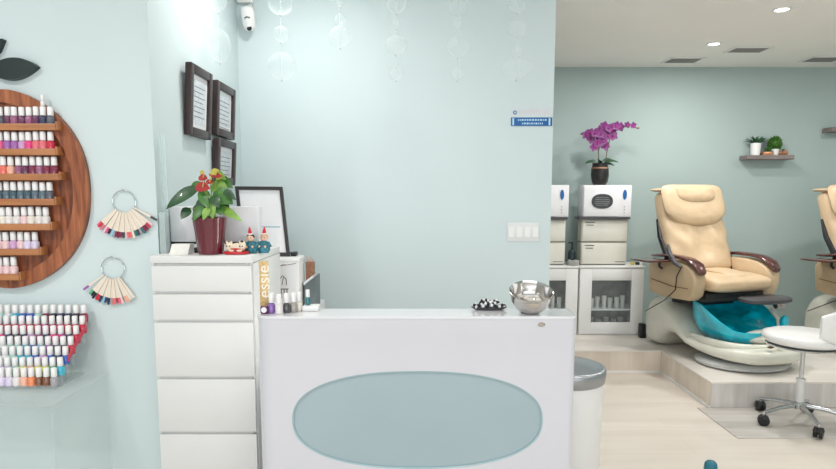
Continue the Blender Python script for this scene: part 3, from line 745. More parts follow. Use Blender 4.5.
# steel bowl
c = Vector((P(529.5, 311, 2.075).x, 2.075, ZT))
t = thing('steel_bowl', c, 'stainless steel bowl tipped towards the camera on the desk right end', 'bowl')
prof = [(0, 0), (.022, 0), (.030, .004), (.050, .022), (.061, .045), (.0655, .068), (.0675, .078), (.0695, .080), (.0670, .0815), (.0635, .072), (.058, .045), (.047, .025), (.028, .008), (0, .006)]
M = T(c.x, c.y+.004, c.z+.004) @ R(math.radians(21), 'X') @ Matrix.Diagonal((1.10, 1.10, 1.0, 1))
bm = NB(); lathe(bm, prof, M, 56, cap=False); mk('bowl_body', bm, STEEL, t, 60)
bm = NB(); lathe(bm, [(0, 0), (.030, 0), (.033, .002), (.028, .009), (0, .009)], T(c.x, c.y-.002, c.z), 30); mk('foot_ring', bm, STEEL, t)
bm = NB()
for k in range(14):
    a_ = 2*PI*k/14; rr_ = .02+.012*(k % 3)
    ball(bm, M @ Vector((rr_*math.cos(a_), rr_*math.sin(a_), .020+.004*(k % 2)+.30*rr_)), (.012, .011, .008), u=10, v=6)
o = mk('cotton_filling', bm, mat('cotton', (.80, .76, .72), .9, var=.06), t, 70); o['kind'] = 'stuff'
# ------------------------------------------------------------------ bin
c = Vector((P(566, 365, 2.62).x, 2.62, 0)); zr = P(566, 365, 2.62).z
t = thing('waste_bin', c, 'white waste bin with grey metal rim behind the desk right side', 'bin')
bm = NB(); lathe(bm, [(0, .0), (.145, .0), (.152, .01), (.163, zr-.065), (.163, zr-.05), (0, zr-.05)], T(*c), 48); mk('bin_body', bm, WHITE, t)
bm = NB(); lathe(bm, [(.164, zr-.066), (.170, zr-.062), (.175, zr-.018), (.172, zr-.004), (.164, zr), (.154, zr-.004), (.146, zr-.016), (.10, zr-.026), (0, zr-.030)], T(*c), 48, cap=False)
mk('rim_lid', bm, GREYM, t, 60)
# ------------------------------------------------------------------ wall things on the partition
Yw = YB-.0005
a = P(511, 117.5, Yw); b = P(552, 126, Yw)
t = thing('safety_notice', ((a.x+b.x)/2, YB, b.z), 'small blue and white safety notice near the partition wall edge', 'sign')
u0 = P(511, 106.5, Yw)
bm = NB(); box(bm, (a.x, YB-.003, a.z), (b.x, YB-.0001, u0.z)); mk('upper_label', bm, mat('label_pale', (.62, .70, .72), .4), t)
bm = NB(); torus(bm, P(515, 112.5, YB-.0035), .009, .0025, R(PI/2, 'X'), 20, 6); mk('emblem', bm, BLUE, t)
bm = NB()
for k in range(11): q = P(520+2.8*k, 112, YB-.0032); box(bm, (q.x-.006, YB-.0036, q.z-.013), (q.x+.004, YB-.0031, q.z+.013))
mk('upper_print', bm, mat('pale_print', (.66, .62, .66), .5), t)
bm = NB(); box(bm, (a.x, YB-.005, b.z), (b.x, Yw, a.z), .001); mk('blue_bar', bm, BLUE, t)
bm = NB()
for r_, (xa_, xb_) in enumerate([(518, 545), (522, 543)]):
    x = xa_
    while x < xb_:
        w = random.choice([1.0, 1.6, 2.0]); q = P(x, 119.9+3.6*r_, YB-.005); q3 = P(x+w, 119.9, YB-.005)
        box(bm, (q.x, YB-.0058, q.z-.005), (q3.x, YB-.0049, q.z+.005)); x += w+.8
for x in (513.2, 549.5):
    q = P(x, 121.7, YB-.005); box(bm, (q.x-.005, YB-.0058, q.z-.02), (q.x+.005, YB-.0049, q.z+.02))
mk('print', bm, LBLUE, t)
a = P(507.5, 222.5, Yw); b = P(539, 241.5, Yw)
t = thing('light_switch_plate', ((a.x+b.x)/2, YB, b.z), 'white four gang light switch plate on the partition wall', 'light switch')
bm = NB(); box(bm, (a.x, YB-.006, b.z), (b.x, Yw, a.z), .003); mk('plate', bm, mat('switch_white', (.74, .76, .76), .4), t)
for k in range(4):
    x = a.x+(b.x-a.x)*(k+.5)/4; zc = (a.z+b.z)/2
    bm = NB(); prism(bm, [(YB-.0065, zc-.030), (YB-.011, zc-.030), (YB-.0075, zc+.030), (YB-.0065, zc+.030)], x-.015, x+.015, 'x'); mk('rocker', bm, WHITE, t, 20)
# security camera
c = P(248, 17, YB-.08)
t = thing('security_camera', (c.x, YB-.04, c.z-.08), 'white security camera high in the corner of the mint walls', 'security camera')
bm = NB(); box(bm, (P(238, 3, YB).x+.002, YB-.035, P(240, 4.5, YB).z), (P(254, 3, YB).x, Yw, P(240, -3, YB).z), .006); mk('wall_bracket', bm, WHITE, t)
M = T(*c) @ R(math.radians(20), 'X')
bm = NB(); lathe(bm, [(0, -.076), (.018, -.074), (.030, -.060), (.037, -.035), (.039, .0), (.038, .03), (.030, .052), (.0, .058)], M @ Matrix.Diagonal((1, .8, 1, 1)), 28); mk('housing', bm, WHITE, t, 60)
bm = NB(); tube(bm, [M @ Vector((0, .01, .04)), Vector((c.x, YB-.03, c.z+.07)), Vector((c.x, YB-.001, c.z+.07))], .016, 12); mk('arm', bm, WHITE, t, 60)
bm = NB(); lathe(bm, [(0, 0), (.013, 0), (.014, .003), (.011, .008), (0, .009)], M @ T(.006, -.020, -.058) @ R(PI/2-.35, 'X'), 20); mk('lens', bm, BLACK, t)
bm = NB(); tube(bm, [M @ Vector((-.012, -.031, -.004)), M @ Vector((.003, -.034, .004)), M @ Vector((.018, -.030, -.002))], .0035, 8); mk('sensor_slot', bm, DGREY, t)
# glass bubble strands
strands = [(219, 3.0, [(2, 8, 9), (46, 11, 16)], 'glass bubble strand hanging farthest left, in front of the side wall'),
           (281, 3.0, [(4, 12, 10), (34, 8, 7.5), (66, 14, 13)], 'glass bubble strand with three round bubbles right of the security camera'),
           (340, 3.2, [(0, 5, 6), (20, 5, 6), (37, 11, 10)], 'glass bubble strand, third from the left and shortest'),
           (396, 3.2, [(5, 10, 8), (23, 4, 5), (45, 11, 9), (74, 7, 6)], 'glass bubble strand, fourth from the left'),
           (458, 3.2, [(7, 10, 8), (24, 4, 5), (47, 12, 10), (74, 7, 6)], 'glass bubble strand, fifth from the left'),
           (517, 3.2, [(4, 9, 8), (28, 10, 8), (52, 6, 6), (68, 14, 11)], 'glass bubble strand farthest right, nearest the partition edge')]
for (px, Y, bs, lab) in strands:
    x = P(px, 30, Y).x
    zlow = P(px, bs[-1][0]+bs[-1][2]+3, Y).z
    t = thing('glass_bubble_strand', (x, Y, ZC), lab, 'hanging ornament', 'hanging glass bubble strands')
    bm = NB(); tube(bm, [(x, Y, ZC), (x, Y, zlow)], .0017, 5); mk('thread', bm, CLEAR, t)
    bm = NB(); lathe(bm, [(0, -.012), (.012, -.012), (.02, 0), (0, 0)], T(x, Y, ZC), 14); mk('ceiling_cap', bm, WHITE, t)
    extra = [(y_, r1_, r2_) for (y_, r1_, r2_) in bs]
    for (py, r1, r2) in extra:
        c = P(px, py, Y); k = Y/612
        bm = NB(); ball(bm, (x, Y, c.z), (r1*k, r1*k, r2*k), u=28, v=18); g = mk('glass_bubble', bm, BUB, t, 80)
        bm = NB(); ball(bm, (x, Y, c.z-r2*k-.004), .005, u=10, v=8); mk('bead', bm, mat('bead_grey', (.55, .58, .58), .2, coat=.5), g)
# ------------------------------------------------------------------ far cabinets
YC = 5.50; zc0 = PZ; zc1 = P(600, 266, YC).z
def glass_cab(x0, x1, label, open_px):
    t = thing('glass_door_cabinet', ((x0+x1)/2, 5.7, PZ), label, 'cabinet', 'white glass door cabinets on the platform')
    bm = NB()
    box(bm, (x0, YC+.02, zc0), (x0+.018, YF-.02, zc1-.02)); box(bm, (x1-.018, YC+.02, zc0), (x1, YF-.02, zc1-.02))
    box(bm, (x0+.018, YC+.02, zc0), (x1-.018, YF-.02, zc0+.05)); box(bm, (x0+.018, YF-.035, zc0+.05), (x1-.018, YF-.02, zc1-.02))
    mk('body', bm, WHITE, t, 0)
    bm = NB(); box(bm, (x0-.004, YC-.004, zc1-.0195), (x1+.004, YF-.018, zc1), .003); mk('top', bm, WHITE, t)
    zs_ = P(600, 307.5, YC+.1).z-.005
    bm = NB(); box(bm, (x0+.018, YC+.05, zs_-.015), (x1-.018, YF-.035, zs_)); mk('inner_shelf', bm, WHITE, t)
    fw = .115; fz0 = P(600, 322.5, YC).z; fz1 = P(600, 280.5, YC).z
    bm = NB(); zz0, zz1 = zc0+.012, zc1-.024
    box(bm, (x0+.004, YC, zz0), (x0+fw, YC+.0195, zz1), .002); box(bm, (x1-fw, YC, zz0), (x1-.004, YC+.0195, zz1), .002)
    box(bm, (x0+fw, YC, zz0), (x1-fw, YC+.0195, fz0), .002); box(bm, (x0+fw, YC, fz1), (x1-fw, YC+.0195, zz1), .002)
    d = mk('door', bm, WHITE, t)
    bm = NB(); box(bm, (x0+fw, YC+.010, fz0), (x1-fw, YC+.013, fz1)); mk('glass_pane', bm, CLEAR, d, 0)
    bm = NB(); box(bm, (x0+.0185, YF-.038, zc0+.051), (x1-.0185, YF-.0355, zs_-.016)); box(bm, (x0+.0185, YF-.038, zs_+.001), (x1-.0185, YF-.0355, zc1-.021)); mk('back_lining', bm, mat('grey_lining', (.20, .21, .20), .6, var=.35, scale=14), t, 0)
    return zs_
cxA, cxB, cxC = P(516, 300, YC).x, P(578.5, 300, YC).x, P(643.5, 300, YC).x
zsh = glass_cab(cxB+.005, cxC, 'white cabinet with glass door, the right one beside the massage chair', 0)
glass_cab(cxA, cxB-.005, 'white cabinet with glass door, the left one partly behind the partition', 0)
CUPG = mat('cup_white', (.72, .72, .70), .3)
def cup(loc, r, h, label, grp, m=CUPG):
    bm = NB(); lathe(bm, [(0, 0), (r*.8, 0), (r, h), (r*.9, h), (r*.72, .006), (0, .006)], T(*loc), 16, cap=False)
    return tag(mk('glass_cup', bm, m, smooth=50), label, 'cup', grp)
k = 0
for i in range(6):
    x = cxB+.155+.060*i
    cup((x, YC+.12+.02*(i % 2), zsh+.0005), .024, .09+.012*(i % 3), f'white cup on the shelf of the right glass cabinet, {ORD[i]} from the left', 'cups in the glass cabinets')
for i in range(4):
    x = cxB-.15-.060*i
    cup((x, YC+.12+.02*(i % 2), zsh+.0005), .024, .10+.012*(i % 3), f'white cup on the shelf of the left glass cabinet, {ORD[i]} from the right', 'cups in the glass cabinets')
for i in range(5):
    x = cxB+.165+.070*i
    cup((x, YC+.15, zc0+.0505), .028, .07+.02*((i+1) % 2), f'grey cup at the bottom of the right glass cabinet, {ORD[i]} from the left', 'cups in the glass cabinets', mat('cup_grey', (.40, .41, .40), .4))
# steriliser and towel warmer towers
YT = 5.56
def tower(x0, full, who):
    w = P(627.5, 240, YT).x-P(581.5, 240, YT).x
    zA, zB, zC = zc1+.001, P(600, 242.5, YT).z, P(600, 219.5, YT).z
    for (za, zb_, nm) in ((zA, zB-.001, 'lower'), (zB, zC, 'upper')):
        t = thing('steriliser_box', (x0+w/2, YT+.13, za), f'beige two drawer tool steriliser, {nm} of the {who} stack', 'steriliser', 'beige sterilisers on the cabinets')
        bm = NB(); box(bm, (x0, YT+.012, za+.008), (x0+w, YT+.15, zb_), .004); mk('case', bm, BEIGE, t)
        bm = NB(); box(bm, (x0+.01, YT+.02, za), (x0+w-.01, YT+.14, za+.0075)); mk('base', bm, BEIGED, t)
        bm = NB(); box(bm, (x0+.008, YT, za+.014), (x0+w-.008, YT+.0115, zb_-.008), .004); d = mk('door', bm, mat('beige_door', (.74, .73, .65), .45), t)
        bm = NB(); box(bm, (x0+.03, YT-.0015, zb_-.03), (x0+.12, YT-.0002, zb_-.022)); box(bm, (x0+.04, YT-.0015, zb_-.055), (x0+.11, YT-.0002, zb_-.048)); mk('dark_label', bm, DGREY, d)
        if nm == 'lower': bm = NB(); box(bm, (x0+w-.11, YT-.0015, za+.03), (x0+w-.02, YT-.0002, za+.035)); mk('small_print', bm, DGREY, d)
    zD = P(600, 217, YT).z
    zE = P(600, 185, YT-.02).z
    ww = P(630, 200, YT-.02).x-P(581.5, 200, YT-.02).x
    t = thing('towel_warmer', (x0+ww/2, YT+.11, zC+.001), f'white towel warmer with oval window on top of the {who} stack', 'towel warmer', 'white towel warmers on the sterilisers')
    bm = NB(); box(bm, (x0-.035, YT-.03, zC+.001), (x0+ww-.01, YT+.14, zD), .003); mk('base_tray', bm, DGREY, t)
    bm = NB(); box(bm, (x0-.002, YT-.015, zD+.0005), (x0+ww, YT+.15, zE), .008); mk('case', bm, mat('warmer_white', (.78, .78, .80), .35), t)
    dx0, dx1 = x0+.004, x0+ww*.74
    bm = NB(); box(bm, (dx0, YT-.026, zD+.006), (dx1, YT-.0155, zE-.006), .005); d = mk('door', bm, mat('warmer_white', (.78, .78, .80), .35), t)
    ox = x0+ww*.385; oz = (zD+zE)/2-.002
    bm = NB(); prism(bm, [(ox+p[0], oz+p[1]) for p in sup(40, .098, .067, 2.3)], YT-.031, YT-.0262); wn = mk('oval_window', bm, mat('smoked_window', (.035, .04, .038), .25, coat=.6), d, 30)
    bm = NB()
    for k in range(5):
        q = -.035+.0175*k; wd = .085*math.sqrt(1-(q/.062)**2)
        tube(bm, [(ox-wd*.8, YT-.0325, oz+q), (ox+wd*.8, YT-.0325, oz+q)], .0016, 6)
    mk('grille', bm, GREYM, wn)
    bx = x0+ww*.855
    bm = NB(); prism(bm, [(bx+p[0], zE-.088+p[1]) for p in sup(28, .018, .046, 2.0)], YT-.019, YT-.0152); mk('blue_badge', bm, BLUE, t, 30)
    bm = NB()
    for k in range(3): box(bm, (bx-.005, YT-.018, zD+.10-.028*k-.009), (bx+.005, YT-.0152, zD+.10-.028*k), .001)
    mk('switch', bm, GREYM, t)
    return x0, ww, zE
x0 = P(581.5, 240, YT).x
_, ww, zE = tower(x0, True, 'right')
tower(x0-(P(627.5, 240, YT).x-P(565.5, 240, YT).x), True, 'left')
# bits between and beside the towers
c = Vector((P(572, 250, 5.62).x, 5.62, zc1+.0005))
t = thing('dark_pump_bottle', c, 'tall dark pump bottle between the two steriliser stacks', 'bottle')
bm = NB(); lathe(bm, [(0, 0), (.034, 0), (.036, .01), (.036, .11), (.03, .13), (.012, .145), (.012, .16), (0, .16)], T(*c), 18); mk('bottle_body', bm, mat('dark_bottle', (.02, .035, .04), .2), t)
bm = NB(); lathe(bm, [(.008, .16), (.008, .20), (0, .20)], T(*c), 10); box(bm, (c.x-.035, c.y-.006, c.z+.20), (c.x+.010, c.y+.006, c.z+.212), .002); mk('pump', bm, BLACK, t)
c = Vector((P(573.5, 262, 5.54).x, 5.545, zc1+.0005))
bm = NB(); lathe(bm, [(0, 0), (.045, 0), (.052, .012), (.052, .05), (.046, .052), (.046, .012), (0, .01)], T(*c), 24, cap=False); tag(mk('grey_tub', bm, mat('tub_grey', (.45, .45, .43), .4), smooth=50), 'low grey tub at the foot of the gap between the steriliser stacks', 'tub')
for i, (px, m_, cn) in enumerate([(632.5, mat('ylw', (.75, .55, .1), .4), 'yellow'), (637.5, BLACK, 'black'), (641, PAPER, 'white')]):
    c = Vector((P(px, 262, 5.6).x, 5.6, zc1+.0005))
    bm = NB(); lathe(bm, [(0, 0), (.018, 0), (.02, .006), (.018, .024), (0, .026)], T(*c), 14); tag(mk('small_jar', bm, m_), f'tiny {cn} jar on the cabinet corner right of the sterilisers', 'jar')
# orchid
c = Vector((P(599.5, 184, 5.625).x, 5.625, zE+.0005))
t = thing('potted_orchid', c, 'magenta orchid in a dark round pot on the right towel warmer', 'potted plant')
s5 = 5.66/602
bm = NB(); lathe(bm, [(0, 0), (.055, 0), (.072, .03), (.082, .09), (.078, .15), (.068, .185), (.074, .20), (.066, .20), (.06, .185), (0, .183)], T(*c), 32, cap=False); mk('pot', bm, POTD, t, 50)
bm = NB(); lathe(bm, [(.0790, .150), (.0735, .165)], T(*c), 32, cap=False); mk('pot_band', bm, mat('pot_band', (.30, .14, .08), .5), t)
def o5(px, py, dy=0): return P(px, py, 5.625+dy)
for (b_, t_, w_) in [((598, 164), (585, 163.5), .07), ((602, 164), (619, 162.5), .07), ((599, 164), (590, 161), .06), ((601, 163.5), (611, 159), .06), ((600, 164), (597, 159), .06), ((601, 165), (615, 166), .055)]:
    bm = NB(); leaf(bm, o5(*b_), o5(*t_, -.05), w_, .5, (0, -.5, 1), 8, .2, .8); mk('leaf', bm, GRND, t, 60)
sA = [o5(599, 165), o5(598.5, 152), o5(600, 142), o5(598, 134), o5(592, 132), o5(585, 135)]
sB = [o5(605, 165), o5(607, 152), o5(610, 138), o5(614, 129), o5(624, 126), o5(639, 128)]
for s_ in (sA, sB):
    bm = NB(); tube(bm, s_, .005, 8); mk('flower_stem', bm, mat('stem_olive', (.16, .14, .06), .5), t)
fl = [(586, 135), (591, 139), (595, 133), (599, 138), (603, 141), (594, 147), (600, 130), (605, 133), (609, 128), (604, 126), (612, 131), (616, 126), (620, 127), (608, 136), (598, 143), (605, 146), (627, 125), (633, 125.5), (590, 133), (613, 136), (601, 134)]
for i, (x, y) in enumerate(fl):
    cc = o5(x, y, -.02-.03*(i % 3)); r_ = .046 if x < 622 else .033
    bm = NB(); rot = random.uniform(0, 1.2)
    for k in range(5):
        a_ = rot+2*PI*k/5; tipv = cc+Vector((r_*math.cos(a_), -.012, r_*math.sin(a_)))
        leaf(bm, cc, tipv, r_*.95, .2, (0, -1, 0), 5, .15, .7, .002)
    f = mk('flower', bm, ORCH, t, 60)
    bm = NB(); ball(bm, cc+Vector((0, -.012, -.004)), (.008, .008, .010), u=8, v=6); mk('lip', bm, mat('orchid_lip', (.45, .02, .25), .5), f)
bm = NB()
for (x, y) in [(638, 128), (582, 134)]: ball(bm, o5(x, y), (.016, .01, .010), u=10, v=8)
mk('bud', bm, mat('orchid_bud', (.25, .16, .14), .5), t)
# ------------------------------------------------------------------ shelves and small plants
def wshelf(px0, px1, pyt, pyb, label):
    a = P(px0, pyt, 5.88); b = P(px1, pyb, 5.76); a.z = P(px0, pyt, 5.76).z
    bm = NB(); box(bm, (a.x, 5.76, b.z), (b.x, YF-.0005, a.z), .003)
    tag(mk('floating_shelf', bm, SHELF), label, 'shelf', 'weathered floating shelves on the far wall'); return a.z
z1 = wshelf(740.5, 794.5, 155, 159.3, 'weathered grey floating shelf holding four small plants and ornaments')
wshelf(823.5, 876, 127, 131.5, 'weathered grey floating shelf cut by the right edge of the view')
def s5p(px): return P(px, 150, 5.82).x
z1 += .0005
c = Vector((s5p(756), 5.83, z1))
t = thing('potted_succulent', c, 'spiky green plant in a tall white pot at the shelf left end', 'potted plant')
bm = NB(); lathe(bm, [(0, 0), (.040, 0), (.046, .11), (.041, .115), (.038, .10), (0, .10)], T(*c), 24, cap=False); mk('pot', bm, WHITE, t)
bm = NB()
for k in range(22):
    a_ = 2*PI*k/22*2.4; e_ = .35+.5*(k % 4)/3
    leaf(bm, c+Vector((0, 0, .10)), c+Vector((.13*math.cos(a_)*math.cos(e_)*1.0, .055*math.sin(a_)*math.cos(e_), .10+.11*math.sin(e_))), .030, .2, (0, -.3, 1), 5, .3, .8)
mk('foliage', bm, GRND, t, 60)
c = Vector((s5p(767), 5.81, z1))
t = thing('copper_planter', c, 'low copper tray planter with a tiny green plant between two potted plants', 'planter')
bm = NB(); box(bm, (c.x-.052, c.y-.03, c.z), (c.x+.045, c.y+.03, c.z+.032), .006); mk('tray', bm, COPPER, t)
bm = NB()
for k in range(16):
    a_ = 2*PI*k/16; leaf(bm, c+Vector((0, 0, .03)), c+Vector((.04*math.cos(a_), .03*math.sin(a_), .055+.02*(k % 2))), .02, .2, (0, -.3, 1), 4)
mk('foliage', bm, GRN, t, 60)
c = Vector((s5p(776.5), 5.845, z1))
t = thing('potted_ball_bush', c, 'round green bush in a small white pot on the shelf', 'potted plant')
bm = NB(); lathe(bm, [(0, 0), (.030, 0), (.036, .06), (.032, .062), (0, .055)], T(*c), 20, cap=False); mk('pot', bm, WHITE, t)
bm = NB(); cc = c+Vector((-.005, 0, .115)); ball(bm, cc, (.050, .035, .045), u=12, v=8)
for k in range(150):
    a_ = k*2.4; zz = 1-2*(k+.5)/150; rr_ = math.sqrt(1-zz*zz); d_ = Vector((rr_*math.cos(a_), rr_*math.sin(a_), zz))
    leaf(bm, cc+Vector((d_.x, d_.y*.6, d_.z))*.040, cc+Vector((d_.x, d_.y*.6, d_.z))*.072+Vector((random.uniform(-.01, .01), 0, random.uniform(-.01, .01))), .020, .1, (.3, -1, .3), 3)
mk('foliage', bm, mat('bush_green', (.05, .15, .02), .5, var=.5, scale=60), t, 60)
c = Vector((s5p(783.5), 5.815, z1))
t = thing('geometric_ornament', c, 'faceted copper ornament at the right end of the plant shelf', 'ornament')
bm = NB(); lathe(bm, [(0, 0), (.034, 0), (.046, .018), (.030, .042), (0, .062)], T(*c) , 6); mk('facets', bm, COPPER, t, 5)
bm = NB(); ball(bm, c+Vector((-.012, -.012, .050)), (.014, .012, .010), u=8, v=6); mk('moss', bm, GRND, t)
# outlet on the far wall
a = P(775.5, 297, YF); b = P(785.5, 308.5, YF)
t = thing('wall_outlet', ((a.x+b.x)/2, YF, b.z), 'pale wall outlet low on the far wall between the massage chairs', 'outlet')
bm = NB(); box(bm, (a.x, YF-.006, b.z), (b.x, YF-.0005, a.z), .002); mk('plate', bm, mat('outlet_pale', (.55, .55, .54), .5), t)
for s in (-1, 1):
    bm = NB(); zc = (a.z+b.z)/2+s*.025; box(bm, ((a.x+b.x)/2-.016, YF-.0075, zc-.013), ((a.x+b.x)/2+.016, YF-.0062, zc+.013), .001); mk('socket', bm, mat('socket_grey', (.40, .38, .38), .5), t)
# ------------------------------------------------------------------ pedicure chair (built around its own base: x = sideways, -y = forward)
def halfsup(n):          # square at the top, rounded at the bottom
    out = []
    for k in range(n):
        a = 2*PI*k/n; c, s_ = math.cos(a), math.sin(a); e = 7 if s_ > 0 else 2.3
        out.append((math.copysign(abs(c)**(2/e), c), math.copysign(abs(s_)**(2/e), s_)))
    return out
def pedicure_chair(label):
    t = thing('pedicure_chair', (0, 0, 0), label, 'massage chair', 'cream pedicure massage chairs on the platform')
    K = dict(local=True)
    def ring(y, w, zb, zt, e=3.2, n=24, x0=0, lean=0):
        c = (zb+zt)/2; h = (zt-zb)/2
        return [(x0+p[0], y+lean*(p[1]/h if h else 0), c+p[1]) for p in sup(n, w, h, e)]
    # white shell : rings from back to front
    bm = NB()
    secs = [(.545, .20, .0, .12), (.53, .26, .0, .25), (.50, .29, .0, .36), (.46, .30, .0, .43), (.40, .315, .0, .45), (.33, .325, .015, .43), (.27, .33, .085, .40), (.18, .335, .145, .35), (.08, .34, .15, .27),
            (-.04, .345, .105, .185), (-.18, .345, .075, .17), (-.32, .335, .06, .17), (-.45, .31, .055, .185), (-.56, .25, .06, .185), (-.62, .17, .075, .17), (-.645, .06, .10, .145)]
    loft(bm, [ring(*s_, e=4.5 if s_[0] > .1 else 3.2) for s_ in secs]); mk('shell', bm, SHELL, t, 50, **K)
    # front apron of the shell cups the bowl
    # teal basin with varying rim height
    def bowl(k, zoff, hw=.275, y0=-.19, ly=.33):
        out = []
        for (c_, s_) in sup(40, 1, 1, 2.5):
            f = (s_+1)/2                       # 1 at the back
            out.append((c_*hw*k, y0+s_*ly*k, None, f))
        return out
    bm = NB(); rings = []
    rimz = lambda f: .285+.17*max(0, min(1, (f-.15)/.5))
    for (k, q) in ((.70, 0.0), (.86, .25), (.96, .6), (1.0, 1.0), (.975, 1.01), (.93, .8), (.80, .62), (.55, .55)):
        rr_ = []
        for (x, y, _, f) in bowl(k, 0): rr_.append((x, y, .17+(rimz(f)-.17)*q))
        rings.append(rr_)
    loft(bm, rings); mk('basin', bm, TEAL, t, 60, **K)
    # white surround ring at the front of the basin
    bm = NB(); rg = []
    for k, z in ((1.10, .14), (1.13, .18), (1.08, .205), (1.01, .205)):
        rg.append([(x, y, z+.0*f) for (x, y, _, f) in bowl(k, 0)])
    loft(bm, rg, caps=False); mk('basin_surround', bm, SHELL, t, 60, **K)
    # foot rest
    bm = NB(); ball(bm, (.0, -.44, .235), (.15, .10, .055), u=20, v=12); mk('foot_rest', bm, SHELL, t, 60, **K)
    bm = NB()
    for s in (-1, 1): ball(bm, (-.05+.04*s, -.60, .205), (.026, .016, .010), u=12, v=8)
    mk('drain_knob', bm, mat('bronze_dark', (.12, .09, .06), .4, .5), t, **K)
    bm = NB(); tube(bm, [(.24, -.36, .24), (.245, -.33, .34), (.25, -.25, .40)], .014, 8); mk('tap', bm, SHELL, t, **K)
    bm = NB(); ball(bm, (.265, -.37, .325), (.032, .03, .048), u=16, v=10); mk('shower_head', bm, TEAL, t, 60, **K)
    # disc base under the front
    bm = NB(); lathe(bm, [(0, 0), (.30, 0), (.335, .012), (.34, .03), (.32, .046), (.2, .052), (0, .054)], T(-.02, -.28, 0) @ Matrix.Diagonal((1, .92, 1, 1)), 48); mk('base_disc', bm, mat('disc_grey', (.52, .53, .52), .2, coat=.5), t, **K)
    # black seat mount
    bm = NB(); box(bm, (-.27, -.16, .463), (.27, .30, .535), .01); box(bm, (-.22, .05, .40), (.22, .28, .463), .01); mk('seat_mount', bm, BLACK, t, **K)
    # seat cushion
    bm = NB(); rg = []
    for (y, w, zb, zt) in [(.27, .24, .57, .66), (.24, .275, .55, .68), (.05, .285, .54, .685), (-.12, .285, .535, .685), (-.21, .28, .54, .675), (-.26, .26, .56, .65), (-.275, .20, .585, .625)]:
        rg.append(ring(y, w, zb, zt, 3.6))
    loft(bm, rg); mk('seat_cushion', bm, CREAM, t, 60, subsurf=1, **K)
    bm = NB(); rg = []
    for (y, w, zb, zt) in [(.15, .10, .66, .70), (0, .11, .66, .715), (-.15, .10, .66, .70), (-.22, .05, .655, .675)]: rg.append(ring(y, w, zb, zt, 2.4))
    loft(bm, rg); mk('seat_pommel', bm, CREAM, t, 60, subsurf=1, **K)
    # backrest : frame leaning back
    zb0 = .64; H = .70; rec = .27
    def bp(u, v, d):     # u sideways, v 0..1 up, d forward (towards sitter)
        return (u, .20+rec*v-d, zb0+H*v+d*.34)
    def pad(ulist, dfun, n=11, back=-.045):
        pass
    bm = NB(); rg = []
    for i in range(15):
        v = i/14
        w = .27+.028*math.sin(PI*v**.8)+.008*v; th = .075 if 0 < i < 14 else .045
        if i == 14: w -= .03
        ringp = []
        for (a_, b_) in sup(56, w, 1, 3.4):
            u = a_; s_ = b_
            d = th*s_+(0.02*math.cos(u/w*PI*.5) if s_ > 0 else 0)
            if s_ > 0: d += .010*math.sin(v*PI*6+abs(u)*9)*math.exp(-(u/.2)**2)-.045*math.exp(-(u/.06)**2)*math.exp(-((v-.36)/.2)**2)+.012*math.sin(u*34+v*22)*math.exp(-((v-.42)/.22)**2)
            ringp.append(bp(u, v, d))
        rg.append(ringp)
    loft(bm, rg); mk('backrest', bm, CREAM, t, 60, subsurf=1, **K)
    # side wing bolsters
    # head pillow flap: hangs over the top
    bm = NB()
    def lobe(n, w, v0, v1, d0, d1, e=2.6):
        rg = []
        for (k, d) in ((1.0, d0), (1.03, (d0*2+d1)/3), (.99, (d0+d1*2)/3), (.90, d1), (.55, d1+.012), (.15, d1+.016)):
            r_ = []
            for (a_, b_) in [(p[0], p[1]) for p in halfsup(n)]:
                vv = (v0+v1)/2+(v1-v0)/2*b_*k
                uu = a_*w*k
                r_.append(bp(uu, vv, d))
            rg.append(r_)
        return rg
    loft(bm, lobe(44, .292, .54, 1.02, .07, .115)); mk('head_pillow', bm, CREAM, t, 60, **K)
    bm = NB(); loft(bm, lobe(36, .180, .79, .985, .115, .140)); mk('pillow_pad', bm, CREAM, t, 60, **K)
    bm = NB(); loft(bm, [[Vector(bp(a_*k_, 1.0+.028*b_, d))-Vector((0, 0, d*.34)) for (a_, b_) in sup(24, .292, 1, 3)] for (d, k_) in ((-.055, .96), (-.035, 1), (.08, 1), (.10, .96))]); mk('top_roll', bm, CREAM, t, 60, **K)
    # dark side brackets
    for s in (-1, 1):
        bm = NB(); tube(bm, [bp(s*.292, .66, -.03), bp(s*.305, .45, -.025), bp(s*.30, .22, .0), bp(s*.30, .03, .02)], [.012, .022, .024, .018], 8); mk('side_bracket', bm, BLACK, t, **K)
    # arms
    for s in (-1, 1):
        prof = [(.34, .50), (.36, .70), (.33, .755), (.20, .775), (.05, .775), (-.08, .755), (-.155, .715), (-.185, .66), (-.185, .60), (-.165, .52), (-.12, .478), (.05, .47), (.25, .475)]
        bm = NB(); rg = []
        for (xx, k) in ((.285, .92), (.295, .98), (.33, 1.0), (.375, 1.0), (.395, .975), (.402, .92)):
            cy, cz = .09, .62
            rg.append([(s*xx, cy+(y-cy)*k, cz+(z-cz)*k) for (y, z) in prof])
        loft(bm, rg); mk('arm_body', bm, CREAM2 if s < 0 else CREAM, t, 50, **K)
        bm = NB(); rg = []
        for (y, z, w, h) in [(.38, .790, .02, .008), (.34, .793, .032, .013), (.20, .806, .040, .016), (.05, .806, .046, .017), (-.07, .792, .052, .018), (-.15, .755, .052, .018), (-.195, .705, .040, .014), (-.205, .69, .02, .008)]:
            rg.append([(s*.345+p[0], y-(.5*p[1] if y < -.1 else 0), z+p[1]) for p in sup(16, w, h, 2.5)])
        loft(bm, rg); mk('arm_cap', bm, MAHO, t, 60, **K)
        bm = NB(); tube(bm, [(s*.404, .30, .60), (s*.407, .05, .57), (s*.403, -.12, .575)], .004, 6); mk('arm_seam', bm, mat('seam_brown', (.22, .14, .07), .6), t, **K)
